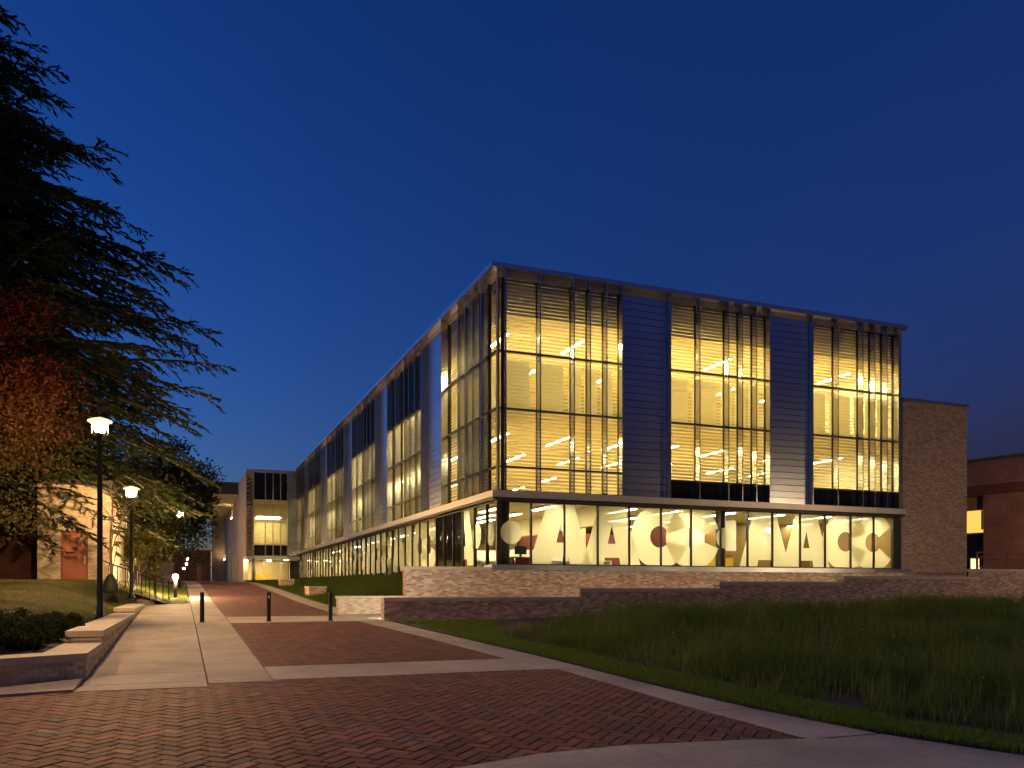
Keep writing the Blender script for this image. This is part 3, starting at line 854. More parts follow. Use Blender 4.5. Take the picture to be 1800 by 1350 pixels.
SLAT_DONE = [0]
def slat_rows(): 
    return [z for z in np.arange(ZW + 0.10, ZT - 0.03, 0.149) if all(abs(z - r) > 0.05 for r in ROWS[1:-1])]
FIN_D = 0.32
def window_bay(side, cuts, zdark=None, dark_top=False, singles=False, fins=True, shades=True, fin_d=FIN_D):
    """glazed bay with projecting fins; side 'R' faces -Y with cuts along X, side 'L' faces -X with cuts along Y"""
    def bx(mb, a0, a1, d0, d1, z0, z1):
        """a along the facade, d outward distance"""
        if side == 'R': mb.box(a0, a1, Y0 - d1, Y0 - d0, z0, z1)
        else: mb.box(X0 - d1, X0 - d0, a0, a1, z0, z1)
        return mb
    fr = MB()
    for i, a in enumerate(cuts):
        bx(fr, a - 0.03, a + 0.03, -0.10, 0.02, ZW - 0.05, ZT + 0.02)
    rows = list(ROWS)
    if zdark: rows = sorted(set([r for r in rows if abs(r - 6.80) > 0.1] + [zdark]))
    for r in rows[1:-1]:
        for c0, c1 in zip(cuts, cuts[1:]):
            bx(fr, c0 + 0.03, c1 - 0.03, -0.10, 0.05, r - 0.035, r + 0.035)
    for c0, c1 in zip(cuts, cuts[1:]):
        bx(fr, c0 + 0.03, c1 - 0.03, -0.10, 0.03, ZW - 0.05, ZW)
    win = fr.build('window', 'frame_dark', lib)
    if fins:
        for a in cuts:
            if side == 'R': bx(MB(), a - 0.025, a + 0.025, 0.02, fin_d, ZF + 0.003, 14.655).build('fin', 'fin', win)
            else: bx(MB(), a - 0.025, a + 0.025, 0.02, fin_d, ZF + 0.003, 14.655).build('fin', 'fin', win)
    for ci, (c0, c1) in enumerate(zip(cuts, cuts[1:])):
        for ri, (r0, r1) in enumerate(zip(rows, rows[1:])):
            opaque = (zdark and r1 <= zdark + 0.01)
            dk = dark_top and r0 > 11
            bx(MB(), c0 + 0.03, c1 - 0.03, -0.045, -0.035, r0 + (0.035 if ri else 0), r1 - 0.035).build('pane', 'spandrel' if (opaque or dk) else 'glass', win)
        if shades:
            bx(MB(), c0 + 0.04, c1 - 0.16 * min(1, (c1 - c0) / 1.5) - 0.03, -0.35, -0.345, 9.25, 11.22).build('shade', 'shade', win)
    def blade_(mb, a0, a1, z):
        if side == 'R': mb.add([(a0, Y0 + 0.13, z - 0.03), (a1, Y0 + 0.13, z - 0.03), (a1, Y0 + 0.155, z + 0.03), (a0, Y0 + 0.155, z + 0.03)], [(0, 1, 2, 3)])
        else: mb.add([(X0 + 0.13, a0, z - 0.03), (X0 + 0.13, a1, z - 0.03), (X0 + 0.155, a1, z + 0.03), (X0 + 0.155, a0, z + 0.03)], [(3, 2, 1, 0)])
        return mb
    zs = [z for z in slat_rows() if not (zdark and z < zdark + 0.05) and not (dark_top and z > 11.4)]
    mbs = MB()
    for ci, (c0, c1) in enumerate(zip(cuts, cuts[1:])):
        own = singles and (c1 - c0) > 1.2 and SLAT_DONE[0] + len(zs) <= 300
        me0 = None
        for z in zs:
            if own:
                SLAT_DONE[0] += 1
                if me0 is None:
                    o = blade_(MB(), c0 + 0.035, c1 - 0.035, z).build('slat', 'slat', win); me0 = (o, z)
                else:
                    q = me0[0].copy(); COL.objects.link(q); q.location.z += z - me0[1]
            else:
                blade_(mbs, c0 + 0.035, c1 - 0.035, z)
    if mbs.v:
        o = mbs.build('slats', 'slat', win); o['kind'] = 'stuff'
    return win

def bayx(x): return [x, x + 1.5, x + 3.02, x + 3.77, x + 4.54, x + 5.29]
window_bay('R', bayx(12.05), singles=True)
window_bay('R', bayx(19.70), zdark=6.62, singles=True)
window_bay('R', bayx(27.45), zdark=6.62, singles=True)
window_bay('R', [X0 + 0.06, 12.0], fins=False, shades=False)
def bayy(y, wd): return [y + wd * f for f in (0, 0.16, 0.32, 0.46, 0.73, 1.0)]
window_bay('L', [32.3, 33.4, 34.35, 35.4, 37.9], fin_d=0.34)
window_bay('L', [Y0 + 0.06, 32.24], fins=False, shades=False)
LB = [(41.5, 7.55), (52.4, 7.7), (63.3, 7.8), (74.4, 7.8), (84.9, 6.3)]
for y, wd in LB: window_bay('L', bayy(y, wd), dark_top=True, shades=False, fin_d=0.34)
# corner post
MB().box(X0 - 0.02, X0 + 0.06, Y0 - 0.02, Y0 + 0.06, ZF + 0.003, 14.42).build('corner_post', 'alu', lib)

# metal plank panels between bays
def planks(side, a0, a1):
    zs = frange(ZF + 0.01, 14.42, 0.295)
    o0 = None
    for z0, z1 in zip(zs, zs[1:]):
        if o0 is None:
            mb = MB()
            if side == 'R':
                v = [(a0, Y0 + 0.05, z0 + 0.006), (a1, Y0 + 0.05, z0 + 0.006), (a1, Y0 + 0.05, z1 - 0.006), (a0, Y0 + 0.05, z1 - 0.006),
                     (a0, Y0 - 0.03, z0 + 0.012), (a1, Y0 - 0.03, z0 + 0.012), (a1, Y0 - 0.03, z1 - 0.012), (a0, Y0 - 0.03, z1 - 0.012)]
                f = [(4, 5, 6, 7), (0, 1, 5, 4), (1, 2, 6, 5), (2, 3, 7, 6), (3, 0, 4, 7)]
            else:
                v = [(X0 + 0.05, a0, z0 + 0.006), (X0 + 0.05, a1, z0 + 0.006), (X0 + 0.05, a1, z1 - 0.006), (X0 + 0.05, a0, z1 - 0.006),
                     (X0 - 0.03, a0, z0 + 0.012), (X0 - 0.03, a1, z0 + 0.012), (X0 - 0.03, a1, z1 - 0.012), (X0 - 0.03, a0, z1 - 0.012)]
                f = [(7, 6, 5, 4), (4, 5, 1, 0), (5, 6, 2, 1), (6, 7, 3, 2), (7, 4, 0, 3)]
            o0 = mb.add(v, f).build('panel', 'panel', lib); zb = z0
        else:
            q = o0.copy(); COL.objects.link(q); q.location.z += z0 - zb
    mb = MB()
    if side == 'R': mb.box(a0, a1, Y0 + 0.04, Y0 + 0.2, ZF, 14.42)
    else: mb.box(X0 + 0.04, X0 + 0.2, a0, a1, ZF, 14.42)
    mb.build('panel_backing', 'frame_dark', lib)
planks('R', 17.38, 19.66); planks('R', 25.03, 27.41); planks('R', 32.79, X1)
planks('L', 37.95, 41.46); planks('L', 49.1, 52.36); planks('L', 60.15, 63.26); planks('L', 71.15, 74.36); planks('L', 82.25, 84.86)
MB().box(X1, X1 + 0.05, Y0, 43, ZF, 14.42).build('end_panel', 'alu', lib)

# ground floor glass wall
def storefront(side, cuts, opaque=()):
    def bx(mb, a0, a1, d0, d1, z0, z1):
        if side == 'R': mb.box(a0, a1, Y0 - d1, Y0 - d0, z0, z1)
        else: mb.box(X0 - d1, X0 - d0, a0, a1, z0, z1)
        return mb
    zb = ZS if side == 'R' else 2.35
    fr = MB(); bx(fr, cuts[0], cuts[-1], -0.12, 0.02, zb, zb + 0.06); bx(fr, cuts[0], cuts[-1], -0.12, 0.02, ZG - 0.07, ZG - 0.004)
    win = fr.build('storefront', 'frame_dark', lib)
    for a in cuts: bx(MB(), a - 0.03, a + 0.03, -0.12, 0.025, zb + 0.002, ZG - 0.006).build('mullion', 'frame_dark', win)
    for i, (c0, c1) in enumerate(zip(cuts, cuts[1:])):
        bx(MB(), c0 + 0.03, c1 - 0.03, -0.05, -0.04, zb + 0.06, ZG - 0.07).build('pane', 'spandrel' if i in opaque else 'glass', win)
    return win
RC = [11.9, 13.28, 14.78, 16.33, 17.85, 19.42, 20.96, 22.51, 23.99, 25.38, 26.98, 28.46, 30.02, 31.47, 32.71]
LC = [31.35, 32.55, 34.1, 35.7, 37.1, 38.5, 39.9] + [39.9 + 1.55 * k for k in range(1, 34)]
st_r = storefront('R', RC)
st_l = storefront('L', LC, opaque=(3, 4, 5))
MB().box(32.745, X1, Y0 - 0.01, Y0 + 0.2, ZS, ZG).build('end_infill', 'frame_dark', lib)
MB().box(X0 - 0.03, X0 + 0.07, Y0 - 0.03, Y0 + 0.07, 2.3, ZG - 0.004).build('corner_post', 'frame_dark', lib)
# super-graphic letter film on the inside of the glass
def circle(cx, cz, r, n=36, a0=0, a1=2 * math.pi): return [(cx + r * math.cos(a0 + (a1 - a0) * i / n), cz + r * math.sin(a0 + (a1 - a0) * i / n)) for i in range(n + 1)]
ZB_, ZT_ = ZS + 0.07, ZG - 0.08
def film(tris, side, win, depth):
    mb = MB()
    for poly in tris:
        if side == 'R': mb.add([(p[0], Y0 + depth, min(max(p[1], ZB_), ZT_)) for p in poly], [tuple(range(len(poly)))])
        else: mb.add([(X0 + depth, p[0], min(max(p[1], ZB_), ZT_)) for p in poly], [tuple(range(len(poly)))])
    mb.build('letter_film', 'film', win)
def letter_A(c):
    H = ZT_ - ZB_
    tw, bw = 0.62, 1.40
    ca, cb, cw = ZB_ + 0.68 * H, ZB_ + 0.36 * H, 0.19
    nt_, ntw, nbw = ZB_ + 0.12 * H, 0.36, 0.42
    edge = lambda z: bw + (tw - bw) * (z - ZB_) / H
    P = []
    P.append([(c - edge(ca), ca), (c + edge(ca), ca), (c + tw, ZT_), (c - tw, ZT_)])
    for s in (-1, 1):
        P.append([(c, ca), (c + s * cw, cb), (c + s * edge(cb), cb), (c + s * edge(ca), ca)])
        P.append([(c + s * ntw, nt_), (c + s * nbw, ZB_), (c + s * bw, ZB_), (c + s * edge(nt_), nt_)])
    P.append([(c - edge(nt_), nt_), (c + edge(nt_), nt_), (c + edge(cb), cb), (c - edge(cb), cb)])
    return P
def letter_C(c, flip=1, open_=0.32):
    z = (ZB_ + ZT_) / 2; P = []
    n = 40
    for i in range(n):
        a0 = open_ + (2 * math.pi - 2 * open_) * i / n; a1 = open_ + (2 * math.pi - 2 * open_) * (i + 1) / n
        f = lambda a, r: (c + flip * r * math.cos(a), z + r * math.sin(a))
        P.append([f(a0, 0.47), f(a0, 1.40), f(a1, 1.40), f(a1, 0.47)])
    return P
def dot(c): 
    z = ZB_ + 0.51 * (ZT_ - ZB_)
    return [circle(c, z, 0.47)[:-1]]
for base in (12.42, 22.78):
    film(dot(base), 'R', st_r, 0.056)
    film(letter_A(base + 2.20), 'R', st_r, 0.058); film(letter_A(base + 4.60), 'R', st_r, 0.060)
    film(letter_C(base + 6.95), 'R', st_r, 0.062)
    film(letter_C(base + 8.68) if base < 20 else [p for p in letter_C(base + 8.68) if max(q[0] for q in p) < 32.68], 'R', st_r, 0.064)
for k in range(6):
    base = 40.2 + 10.36 * (k - 0) - 0.5
    if base - 8.68 > Y0 + 1.4:
        film(dot(base), 'L', st_l, 0.056); film(letter_A(base - 2.2), 'L', st_l, 0.058); film(letter_A(base - 4.6), 'L', st_l, 0.060)
        film(letter_C(base - 6.95, -1), 'L', st_l, 0.062); film(letter_C(base - 8.68, -1), 'L', st_l, 0.064)
film([circle(33.9, 4.16, 0.55)[:-1]], 'L', st_l, 0.056); film([circle(32.2, 4.16, 0.5)[:-1]], 'L', st_l, 0.056)
film(letter_A(35.6), 'L', st_l, 0.058)
# ground floor interior
MB().lathe([(0.24, 0), (0.24, 2.96)], (12.25, 31.7, 2.5), 20).build('column', 'column', lib, smooth=True)
MB().lathe([(0.22, 0), (0.22, 2.96)], (22.75, 31.6, 2.5), 20).build('column', 'column', lib, smooth=True)
for y in (38.6, 46.3, 54, 61.7, 69.4, 77.1, 84.8):
    MB().lathe([(0.2, 0), (0.2, 2.96)], (X0 + 0.9, y, 2.5), 16).build('column', 'plaster', lib, smooth=True)
MB().box(16.6, 17.0, Y0 + 0.4, 42.9, 4.62, 5.46).build('bulkhead', 'plaster', lib)
MB().box(17.02, 23.8, 41.6, 41.8, 2.5, 4.95).build('accent_wall', 'maroon', lib)
MB().box(12.2, 16.5, 44.6, 44.8, 2.5, 4.35).build('accent_wall', 'wood', lib)
MB().box(18.9, 19.15, 38.0, 38.25, 2.5, 5.46).build('column', 'amber', lib)
MB().box(X0 + 4.3, X0 + 4.5, 47, 88, 4.5, 5.46).build('bulkhead', 'plaster', lib)
MB().box(X0 + 7.0, X0 + 7.2, 47, 88, 2.5, 5.46).build('interior_wall', 'plaster', lib)
MB().box(25.8, X1 - 0.16, 37.5, 37.7, 2.5, 5.46).build('interior_wall', 'amber_dark', lib)
MB().box(X1 - 0.2, X1 - 0.155, Y0 + 0.3, 37.5, 2.5, 5.46).build('interior_wall', 'wood', lib)
for x, x2, lab in ((22.4, 23.55, 'white marker board seen beside the second letter C'), (24.6, 25.4, 'second white marker board above the yellow counter'), (26.65, 27.4, 'white board standing between the last two letters A')):
    b = thing('whiteboard', lab, 'whiteboard', (x, 34.0, 3.6), 'boards in the ground floor room')
    MB().box(x, x2, 34.0, 34.06, 3.75, 5.2).build('board', 'white', b)
    MB().box(x - 0.03, x2 + 0.03, 34.065, 34.09, 3.72, 5.23).build('frame', 'alu', b)
MB().box(23.75, 25.75, 34.7, 34.9, 2.5, 3.55).build('counter_front', 'yellow', lib)
MB().box(23.7, 25.8, 34.6, 35.2, 3.55, 3.62).build('counter_top', 'wood', lib)
MB().box(21.6, 24.2, 37.0, 37.2, 2.5, 5.3).build('accent_wall', 'maroon', lib)

def desk(x, y, z=2.5):
    t = thing('desk', 'dark desk with a monitor inside the glass corner', 'desk', (x, y, z))
    MB().box(x, x + 1.7, y, y + 0.75, z + 0.70, z + 0.74).build('desktop', 'wood', t)
    for dx in (0.05, 1.55): MB().box(x + dx, x + dx + 0.06, y + 0.08, y + 0.7, z, z + 0.70).build('leg', 'dark', t)
    MB().box(x + 0.15, x + 1.5, y + 0.05, y + 0.08, z + 0.25, z + 0.70).build('modesty_panel', 'maroon', t)
    m_ = thing('monitor', 'black flat monitor on the dark desk inside the glass corner', 'monitor', (x + 0.5, y + 0.4, z + 0.74))
    MB().box(x + 0.25, x + 0.8, y + 0.38, y + 0.41, z + 0.85, z + 1.2).build('screen', 'dark', m_)
    MB().box(x + 0.48, x + 0.57, y + 0.4, y + 0.44, z + 0.75, z + 0.9).build('stand', 'dark', m_)
    c = thing('office_chair', 'black office chair with rounded back at the corner desk', 'chair', (x + 1.3, y - 0.3, z))
    MB().lathe([(0.28, 0), (0.05, 0.06), (0.03, 0.42)], (x + 1.3, y - 0.4, z), 10).build('pedestal', 'dark', c)
    MB().lathe([(0.05, 0.42), (0.25, 0.44), (0.25, 0.5), (0.2, 0.52)], (x + 1.3, y - 0.4, z), 14).build('seat', 'dark', c)
    bk = MB(); bk.prism([(p[0], p[1]) for p in circle(0, 0, 0.24, 16)[:-1]], 0, 0.05)
    bk.v = [(x + 1.3 + v[0], y - 0.62 + v[2], z + 0.86 + v[1] * 1.25) for v in bk.v]
    bk.build('backrest', 'dark', c)
desk(13.0, 32.6)
for i, (x, y) in enumerate(((14.4, 37), (16.2, 37), (18.0, 36.6), (13.4, 38.4))):
    t = thing('workstation', 'pale cubicle divider with desk in the open office', 'workstation', (x, y, 2.5), 'cubicles in the open office')
    MB().box(x, x + 1.5, y, y + 0.05, 2.5, 3.75).build('divider', 'white', t)
    MB().box(x, x + 1.5, y - 0.7, y - 0.01, 3.2, 3.24).build('desktop', 'white', t)
    MB().box(x + 1.45, x + 1.5, y - 0.7, y - 0.01, 2.5, 3.19).build('side_panel', 'white', t)
# people-free furniture seen low along the long glass wall
for i, y in enumerate((42.6, 49.5, 53.2, 57.5, 63, 68)):
    t = thing('lounge_chair', ('yellow upholstered lounge chair behind the long glass wall' if i == 4 else 'dark upholstered lounge chair behind the long glass wall'), 'chair', (X0 + 1.4, y, 2.5), 'lounge chairs along the glass')
    mm = 'yellow' if i == 4 else 'column'
    MB().bevbox(X0 + 1.0, X0 + 1.8, y, y + 0.8, 2.7, 2.95, 0.04).build('seat', mm, t)
    MB().bevbox(X0 + 1.62, X0 + 1.85, y - 0.02, y + 0.82, 2.955, 3.5, 0.04).build('backrest', mm, t)
    for dx in (1.05, 1.7):
        for dy in (0.05, 0.7): MB().box(X0 + dx, X0 + dx + 0.05, y + dy, y + dy + 0.05, 2.5, 2.7).build('leg', 'dark', t)
# bookshelves upstairs
for i, (x, y) in enumerate(((21.4, 37.2), (23.4, 36.8), (28.3, 36.2), (29.8, 37.0))):
    t = thing('bookshelf', 'low wooden bookshelf with books behind the upper library windows', 'bookshelf', (x, y, 5.82), 'bookshelves on the upper floor')
    MB().box(x, x + 1.6, y, y + 0.4, 5.82, 7.75 + 0.15 * (i % 2)).build('case', 'wood', t)
    for k in range(4): MB().box(x + 0.05, x + 1.55, y - 0.02, y, 6.0 + 0.42 * k, 6.33 + 0.42 * k).build('books', 'book', t)

# interior lights
def light_bar(x0, x1, y0, y1, z, m, label, group, drop=0.0):
    t = thing('ceiling_light', label, 'light', ((x0 + x1) / 2, (y0 + y1) / 2, z), group)
    MB().box(x0, x1, y0, y1, z + 0.011, z + 0.06).build('housing', 'white', t)
    MB().box(x0 + 0.01, x1 - 0.01, y0 + 0.01, y1 - 0.01, z, z + 0.01).build('diffuser', m, t)
    return t
def light_copies(proto, pts):
    p0 = proto.location.copy()
    for (x, y) in pts:
        c = copy_tree(proto); c.location = (x, y, p0.z)
G2 = 'linear lights on the middle floor'; G3 = 'linear lights on the top floor'; G1 = 'lights on the ground floor'
lb = light_bar(13.0, 13.14, 33.2, 35.8, 8.55, 'tube', 'bright linear light hanging inside the lower rows of library windows', G2)
light_copies(lb, [(x, y) for x in (15.9, 18.9, 21.6, 24.4, 28.4, 31.4) for y in (34.4, 39.6)] + [(13.07, 39), (13.07, 42)] +
             [(x, y) for x in (12.9, 16.5, 21) for y in (47, 52, 57, 62, 67, 72, 77, 82, 87)])
lb3 = light_bar(12.9, 13.04, 33.0, 35.2, 12.75, 'tube3', 'bright linear light under the top floor ceiling of the library', G3)
light_copies(lb3, [(x, y) for x in (16.4, 20.4, 24.2, 28.0, 31.4) for y in (33.9, 38.6)] + [(13.0, 39)] +
             [(x, y) for x in (12.9, 18) for y in (48, 54, 60, 66, 72, 78, 84, 89)])
lb1 = light_bar(12.6, 12.9, 33.4, 35.8, 5.35, 'tube1', 'linear light on the ground floor ceiling behind the glass letters', G1)
light_copies(lb1, [(x, y) for x in (14.6, 18.4, 20.8, 23.6, 26.4, 29.2, 31.6) for y in (33.0, 37.0, 40.5)] + [(X0 + 1.9, y) for y in (38, 42, 46, 50, 54, 58, 62, 66, 70, 74, 78, 82, 86)])

# brick wing at the far end of the short facade
wg = thing('brick_tower', 'plain windowless brick block beside the last glowing window', 'building', (35.4, 31.4, 2.3))
MB().box(X1 + 0.055, 37.65, 31.2, 45, 1.2, 11.2).build('wall', 'mortar', wg)
mb = MB(); bricks(mb, (X1 + 0.055, 31.2), (1, 0), 37.65 - X1 - 0.055, 2.2, 11.2, (0, -1), [mixc(c, (0.24, 0.15, 0.09), 0.4) for c in BR['pink']])
o = mb.build('bricks', 'brick', wg); o['kind'] = 'stuff'
MB().box(X1 + 0.06, 37.72, 31.12, 45.1, 11.2, 11.36).build('roof_coping', 'coping', wg)

# entrance block at the far end of the long facade
EB = 6.33
MB().box(EB, X0 + 0.2, Y1, 104.5, 14.2, 14.42).build('roof_coping', 'coping', lib)
MB().box(EB + 0.02, 7.05, Y1 + 0.01, 104.5, 5.26, 14.2).build('sign_pier', 'brick_far', lib)
MB().box(10.6, X0 + 0.2, Y1 + 0.04, Y1 + 0.3, 5.26, 14.2).build('panel_backing', 'frame_dark', lib)
zs = frange(5.27, 14.2, 0.3)
for z0_, z1_ in zip(zs, zs[1:]): MB().box(10.6, X0 + 0.1, Y1, Y1 + 0.04, z0_ + 0.008, z1_ - 0.008).build('panel', 'panel', lib)
EC = [7.10, 8.3, 9.08, 9.86, 10.58]
fr = MB()
for a in EC: fr.box(a - 0.04, a + 0.04, Y1, Y1 + 0.15, 5.27, 14.2)
for z in (5.30, 6.5, 8.9, 11.2, 14.15): fr.box(7.1, 10.58, Y1 + 0.02, Y1 + 0.13, z - 0.05, z + 0.05)
ew = fr.build('window', 'alu', lib)
for c0, c1 in zip(EC, EC[1:]):
    for z0_, z1_, mm in ((5.35, 6.45, 'spandrel'), (6.55, 8.85, 'glass'), (8.95, 11.15, 'glass'), (11.25, 14.1, 'spandrel')):
        MB().box(c0 + 0.04, c1 - 0.04, Y1 + 0.06, Y1 + 0.07, z0_, z1_).build('pane', mm, ew)
sl = MB()
for z in np.arange(6.7, 11.1, 0.22): sl.box(7.15, 10.5, Y1 + 0.2, Y1 + 0.3, z - 0.015, z + 0.015)
o = sl.build('slats', 'slat', ew); o['kind'] = 'stuff'
MB().box(7.06, 11.4, 97, 97.2, 5.3, 14.2).build('interior_wall', 'amber', lib)
MB().box(7.06, 11.4, Y1 + 0.2, 97, 11.3, 11.4).build('ceiling', 'ceil', lib)
MB().box(7.06, 11.4, Y1 + 0.35, 97, 5.6, 6.4).build('floor_slab', 'carpet', lib)
eb1 = light_bar(7.6, 10.2, 93.6, 93.75, 9.6, 'tube', 'long horizontal light behind the tall entrance window', 'lights at the entrance')
light_copies(eb1, [(8.9, 95.6)])
# entrance canopy, doors, lobby
MB().box(EB + 0.03, X0 + 0.15, Y1 - 0.25, 96, 5.0, 5.25).build('canopy', 'white', lib)
MB().box(6.4, 6.9, 96.2, 104, 2.5, 5.0).build('entry_pier', 'brick_far', lib)
MB().box(EB + 0.05, 6.4, 96.5, 104.4, 2.4, 5.26).build('side_wall', 'brick_far', lib)
MB().lathe([(0.17, 0), (0.17, 2.45)], (7.1, 91.6, 2.55), 14).build('column', 'alu', lib, smooth=True)
dr = MB()
DC = [7.6, 8.5, 9.4, 10.3, 11.2]
for a in DC: dr.box(a - 0.05, a + 0.05, 95.0, 95.12, 2.55, 5.0)
dr.box(7.6, 11.2, 95.01, 95.11, 4.6, 4.68)
ds = dr.build('entrance_doors', 'alu', lib)
for c0, c1 in zip(DC, DC[1:]): MB().box(c0 + 0.05, c1 - 0.05, 95.05, 95.06, 2.56, 4.6).build('pane', 'glass', ds)
MB().box(7.0, 11.5, 99.0, 99.2, 2.5, 5.0).build('interior_wall', 'amber', lib)
MB().box(7.8, 9.6, 98.0, 98.5, 2.5, 3.5).build('counter_front', 'yellow', lib)
MB().box(EB, 11.6, Y1 - 1, 100, 2.3, 2.55).build('entry_floor', 'concrete', lib)
le = light_bar(8.6, 9.0, 93.0, 93.4, 4.95, 'spot', 'recessed light glowing in the entrance canopy soffit', 'lights at the entrance')
light_copies(le, [(9.2, 97.0), (10.6, 93.2), (7.6, 97)])
wl = light_bar(6.5, 6.8, 95.2, 95.9, 4.95, 'spot', 'recessed light over the bright brick pier at the entrance', 'lights at the entrance')

# sign lettering climbing the brick pier
def text_mesh(body, size, x, y, z, bold=0.0, parent=None, name='lettering'):
    cu = bpy.data.curves.new('t', 'FONT'); cu.body = body; cu.size = size; cu.offset = bold; cu.extrude = 0.02; cu.resolution_u = 2
    to = bpy.data.objects.new('t', cu); COL.objects.link(to)
    bpy.context.view_layer.update()
    me = bpy.data.meshes.new_from_object(to.evaluated_get(bpy.context.evaluated_depsgraph_get()))
    wd = max(v.co.x for v in me.vertices)
    bpy.data.objects.remove(to)
    o = bpy.data.objects.new(name, me); COL.objects.link(o)
    me.materials.clear(); me.materials.append(M['letter'])
    # text runs upward: local x -> +z, local y -> -x, facing -Y
    me.transform(Matrix(((0, -1, 0, 0), (0, 0, -1, 0), (1, 0, 0, 0), (0, 0, 0, 1))))
    o.location = Vector((x, y, z)) - wloc(parent); o.parent = parent
    return wd
wtx = text_mesh('ANDREW G. TRUXAL', 0.46, 6.90, Y1 - 0.02, 5.9, 0.004, lib)
sc_ = 1.0
text_mesh('LIBRARY', 0.80, 6.97, Y1 - 0.02, 5.9 + wtx + 0.25, 0.022, lib)

# older hall beyond the entrance: brick wall with deep lit eaves
ha = thing('brick_hall', 'older brick hall with deep lit eaves beyond the library entrance', 'building', (6.3, 120, 2.6))
MB().box(6.36, 26, 104.6, 140, 2.4, 13.0).build('wall', 'brick_far', ha)
MB().box(4.4, 6.3, 136, 140, 2.4, 13.0).build('end_wall', 'brick_far', ha)
MB().box(3.5, 26, 105.2, 142, 13.0, 13.15).build('soffit', 'soffit', ha)
MB().box(3.3, 26.2, 105.0, 142, 13.15, 14.6).build('roof_fascia', 'dark_roof', ha)
for y in (107, 109.6, 112.2, 114.8): MB().box(6.2, 6.36, y, y + 0.25, 2.4, 6.0).build('pilaster', 'cap', ha)
uh = thing('uplight', 'wall light washing the brick hall and its eaves', 'light', (5.9, 133, 7))
MB().box(6.1, 6.3, 134.5, 135.0, 6.0, 6.3).build('housing', 'dark', uh)
MB().box(6.12, 6.28, 134.55, 134.95, 6.305, 6.32).build('lens', 'spot', uh)
uh2 = thing('uplight', 'small light on the hall wall just under the eaves', 'light', (6.0, 116, 11))
MB().box(6.1, 6.34, 117, 117.5, 11.0, 11.2).build('housing', 'dark', uh2)
MB().box(6.12, 6.3, 117.05, 117.45, 11.205, 11.22).build('lens', 'spot', uh2)

# ------------------------------------------------------------------ bollards
zb_ = g(27)
bol = thing('bollard', 'black steel bollard standing on the concrete band across the walk', 'bollard', (0.6, 27.0, g(27.0)), 'bollards across the brick walk')
MB().lathe([(0.075, 0), (0.075, 0.03), (0.064, 0.035), (0.064, 0.88), (0.058, 0.905), (0.03, 0.915)], (0.6, 27.0, g(27.0)), 20).build('post', 'dark', bol, smooth=False)
MB().lathe([(0.085, 0), (0.085, 0.012), (0.07, 0.018)], (0.6, 27.0, g(27.0) - 0.002), 16).build('base_ring', 'dark', bol)
bol['label'] = 'black bollard on the concrete beside the brick walk edge nearest the planter'
b2 = copy_tree(bol); b2.location = (2.55, 26.95, g(26.95)); b2['label'] = 'black bollard with a small pale sticker in the middle of the walk'
st = MB().box(2.53, 2.57, 26.88, 26.885, g(27) + 0.72, g(27) + 0.80).build('sticker', 'blue_sign', b2)
b3 = copy_tree(bol); b3.location = (4.45, 26.9, g(26.9)); b3['label'] = 'black bollard beside the low brick wall end'
b3.children[0].name = 'post'

# ------------------------------------------------------------------ lamp posts
def lamp_post(x, y, zbase, h, label, m='lamp', n=18, k=1.3):
    t = thing('lamp_post', label, 'street lamp', (x, y, zbase), 'lit lamp posts along the walk')
    P = lambda *q: [(r * k, h + dz * k) for r, dz in q]
    MB().lathe([(0.15, 0), (0.15, 0.05), (0.09, 0.10), (0.08, 0.5), (0.066, h - 0.36 * k)] + P((0.07, -0.34), (0.07, -0.29), (0.05, -0.286)), (x, y, zbase), n).build('pole', 'dark', t, smooth=True)
    MB().lathe(P((0.05, -0.264), (0.10, -0.22), (0.13, -0.12), (0.14, -0.03)), (x, y, zbase), n).build('lens', m, t, smooth=True)
    MB().lathe(P((0.15, -0.028), (0.245, -0.015), (0.25, 0.015), (0.17, 0.05), (0.03, 0.09)), (x, y, zbase), n).build('hood', 'hood_glare', t, smooth=True)
    for j in range(4):
        a = j * math.pi / 2 + 0.4; ca, sa = math.cos(a) * k, math.sin(a) * k
        MB().tube([(x + 0.165 * ca, y + 0.165 * sa, zbase + h - 0.27 * k), (x + 0.175 * ca, y + 0.175 * sa, zbase + h - 0.02 * k)], 0.006, 5).build('bracket', 'dark', t)
    MB().lathe(P((0.03, -0.285), (0.175, -0.28), (0.175, -0.269), (0.03, -0.2685)), (x, y, zbase), n).build('collar', 'dark', t)
    return t
M['hood_glare'] = emit('hood_glare', (1.0, 0.66, 0.34), 0.13)  # hood glows by itself, standing in for glare around the lens
lamp_post(-2.13, 26.2, 1.02, 5.6, 'tall black lamp post rising from the planter shrubs')
lamp_post(-6.6, 12.3, 0.9, 5.4, 'lamp post of the same row in the near end of the planting bed', 'lamp_near')
lamp_post(-1.92, 38.2, 1.5, 4.55, 'lamp post beside the handrail and bare young tree', 'lamp_mid')
lamp_post(-0.06, 59, 1.85, 5.1, 'lamp post on the small lawn before the dark evergreen')
lamp_post(1.05, 150, 2.85, 4.15, 'first of three small far lamps down the walk', 'lamp_far', 10)
lamp_post(0.98, 170, 2.85, 3.8, 'middle of three small far lamps down the walk', 'lamp_far', 10)
lamp_post(0.6, 190, 2.85, 3.4,
 'last and lowest of three small far lamps down the walk', 'lamp_far', 10)
lamp_post(46.6, 33.0, 2.5, 4.8, 'lamp post on the terrace in front of the curved building', 'lamp_mid')
lamp_post(40.0, 13.0, 0.9, 5.4, 'unseen lamp post added beyond the meadow to light the brick walls', 'lamp_dim')  # added out of view to brighten the low wall and brick wing
lamp_post(-6.0, 96.0, 2.6, 5.4, 'lamp post on the forecourt behind the small brick building')
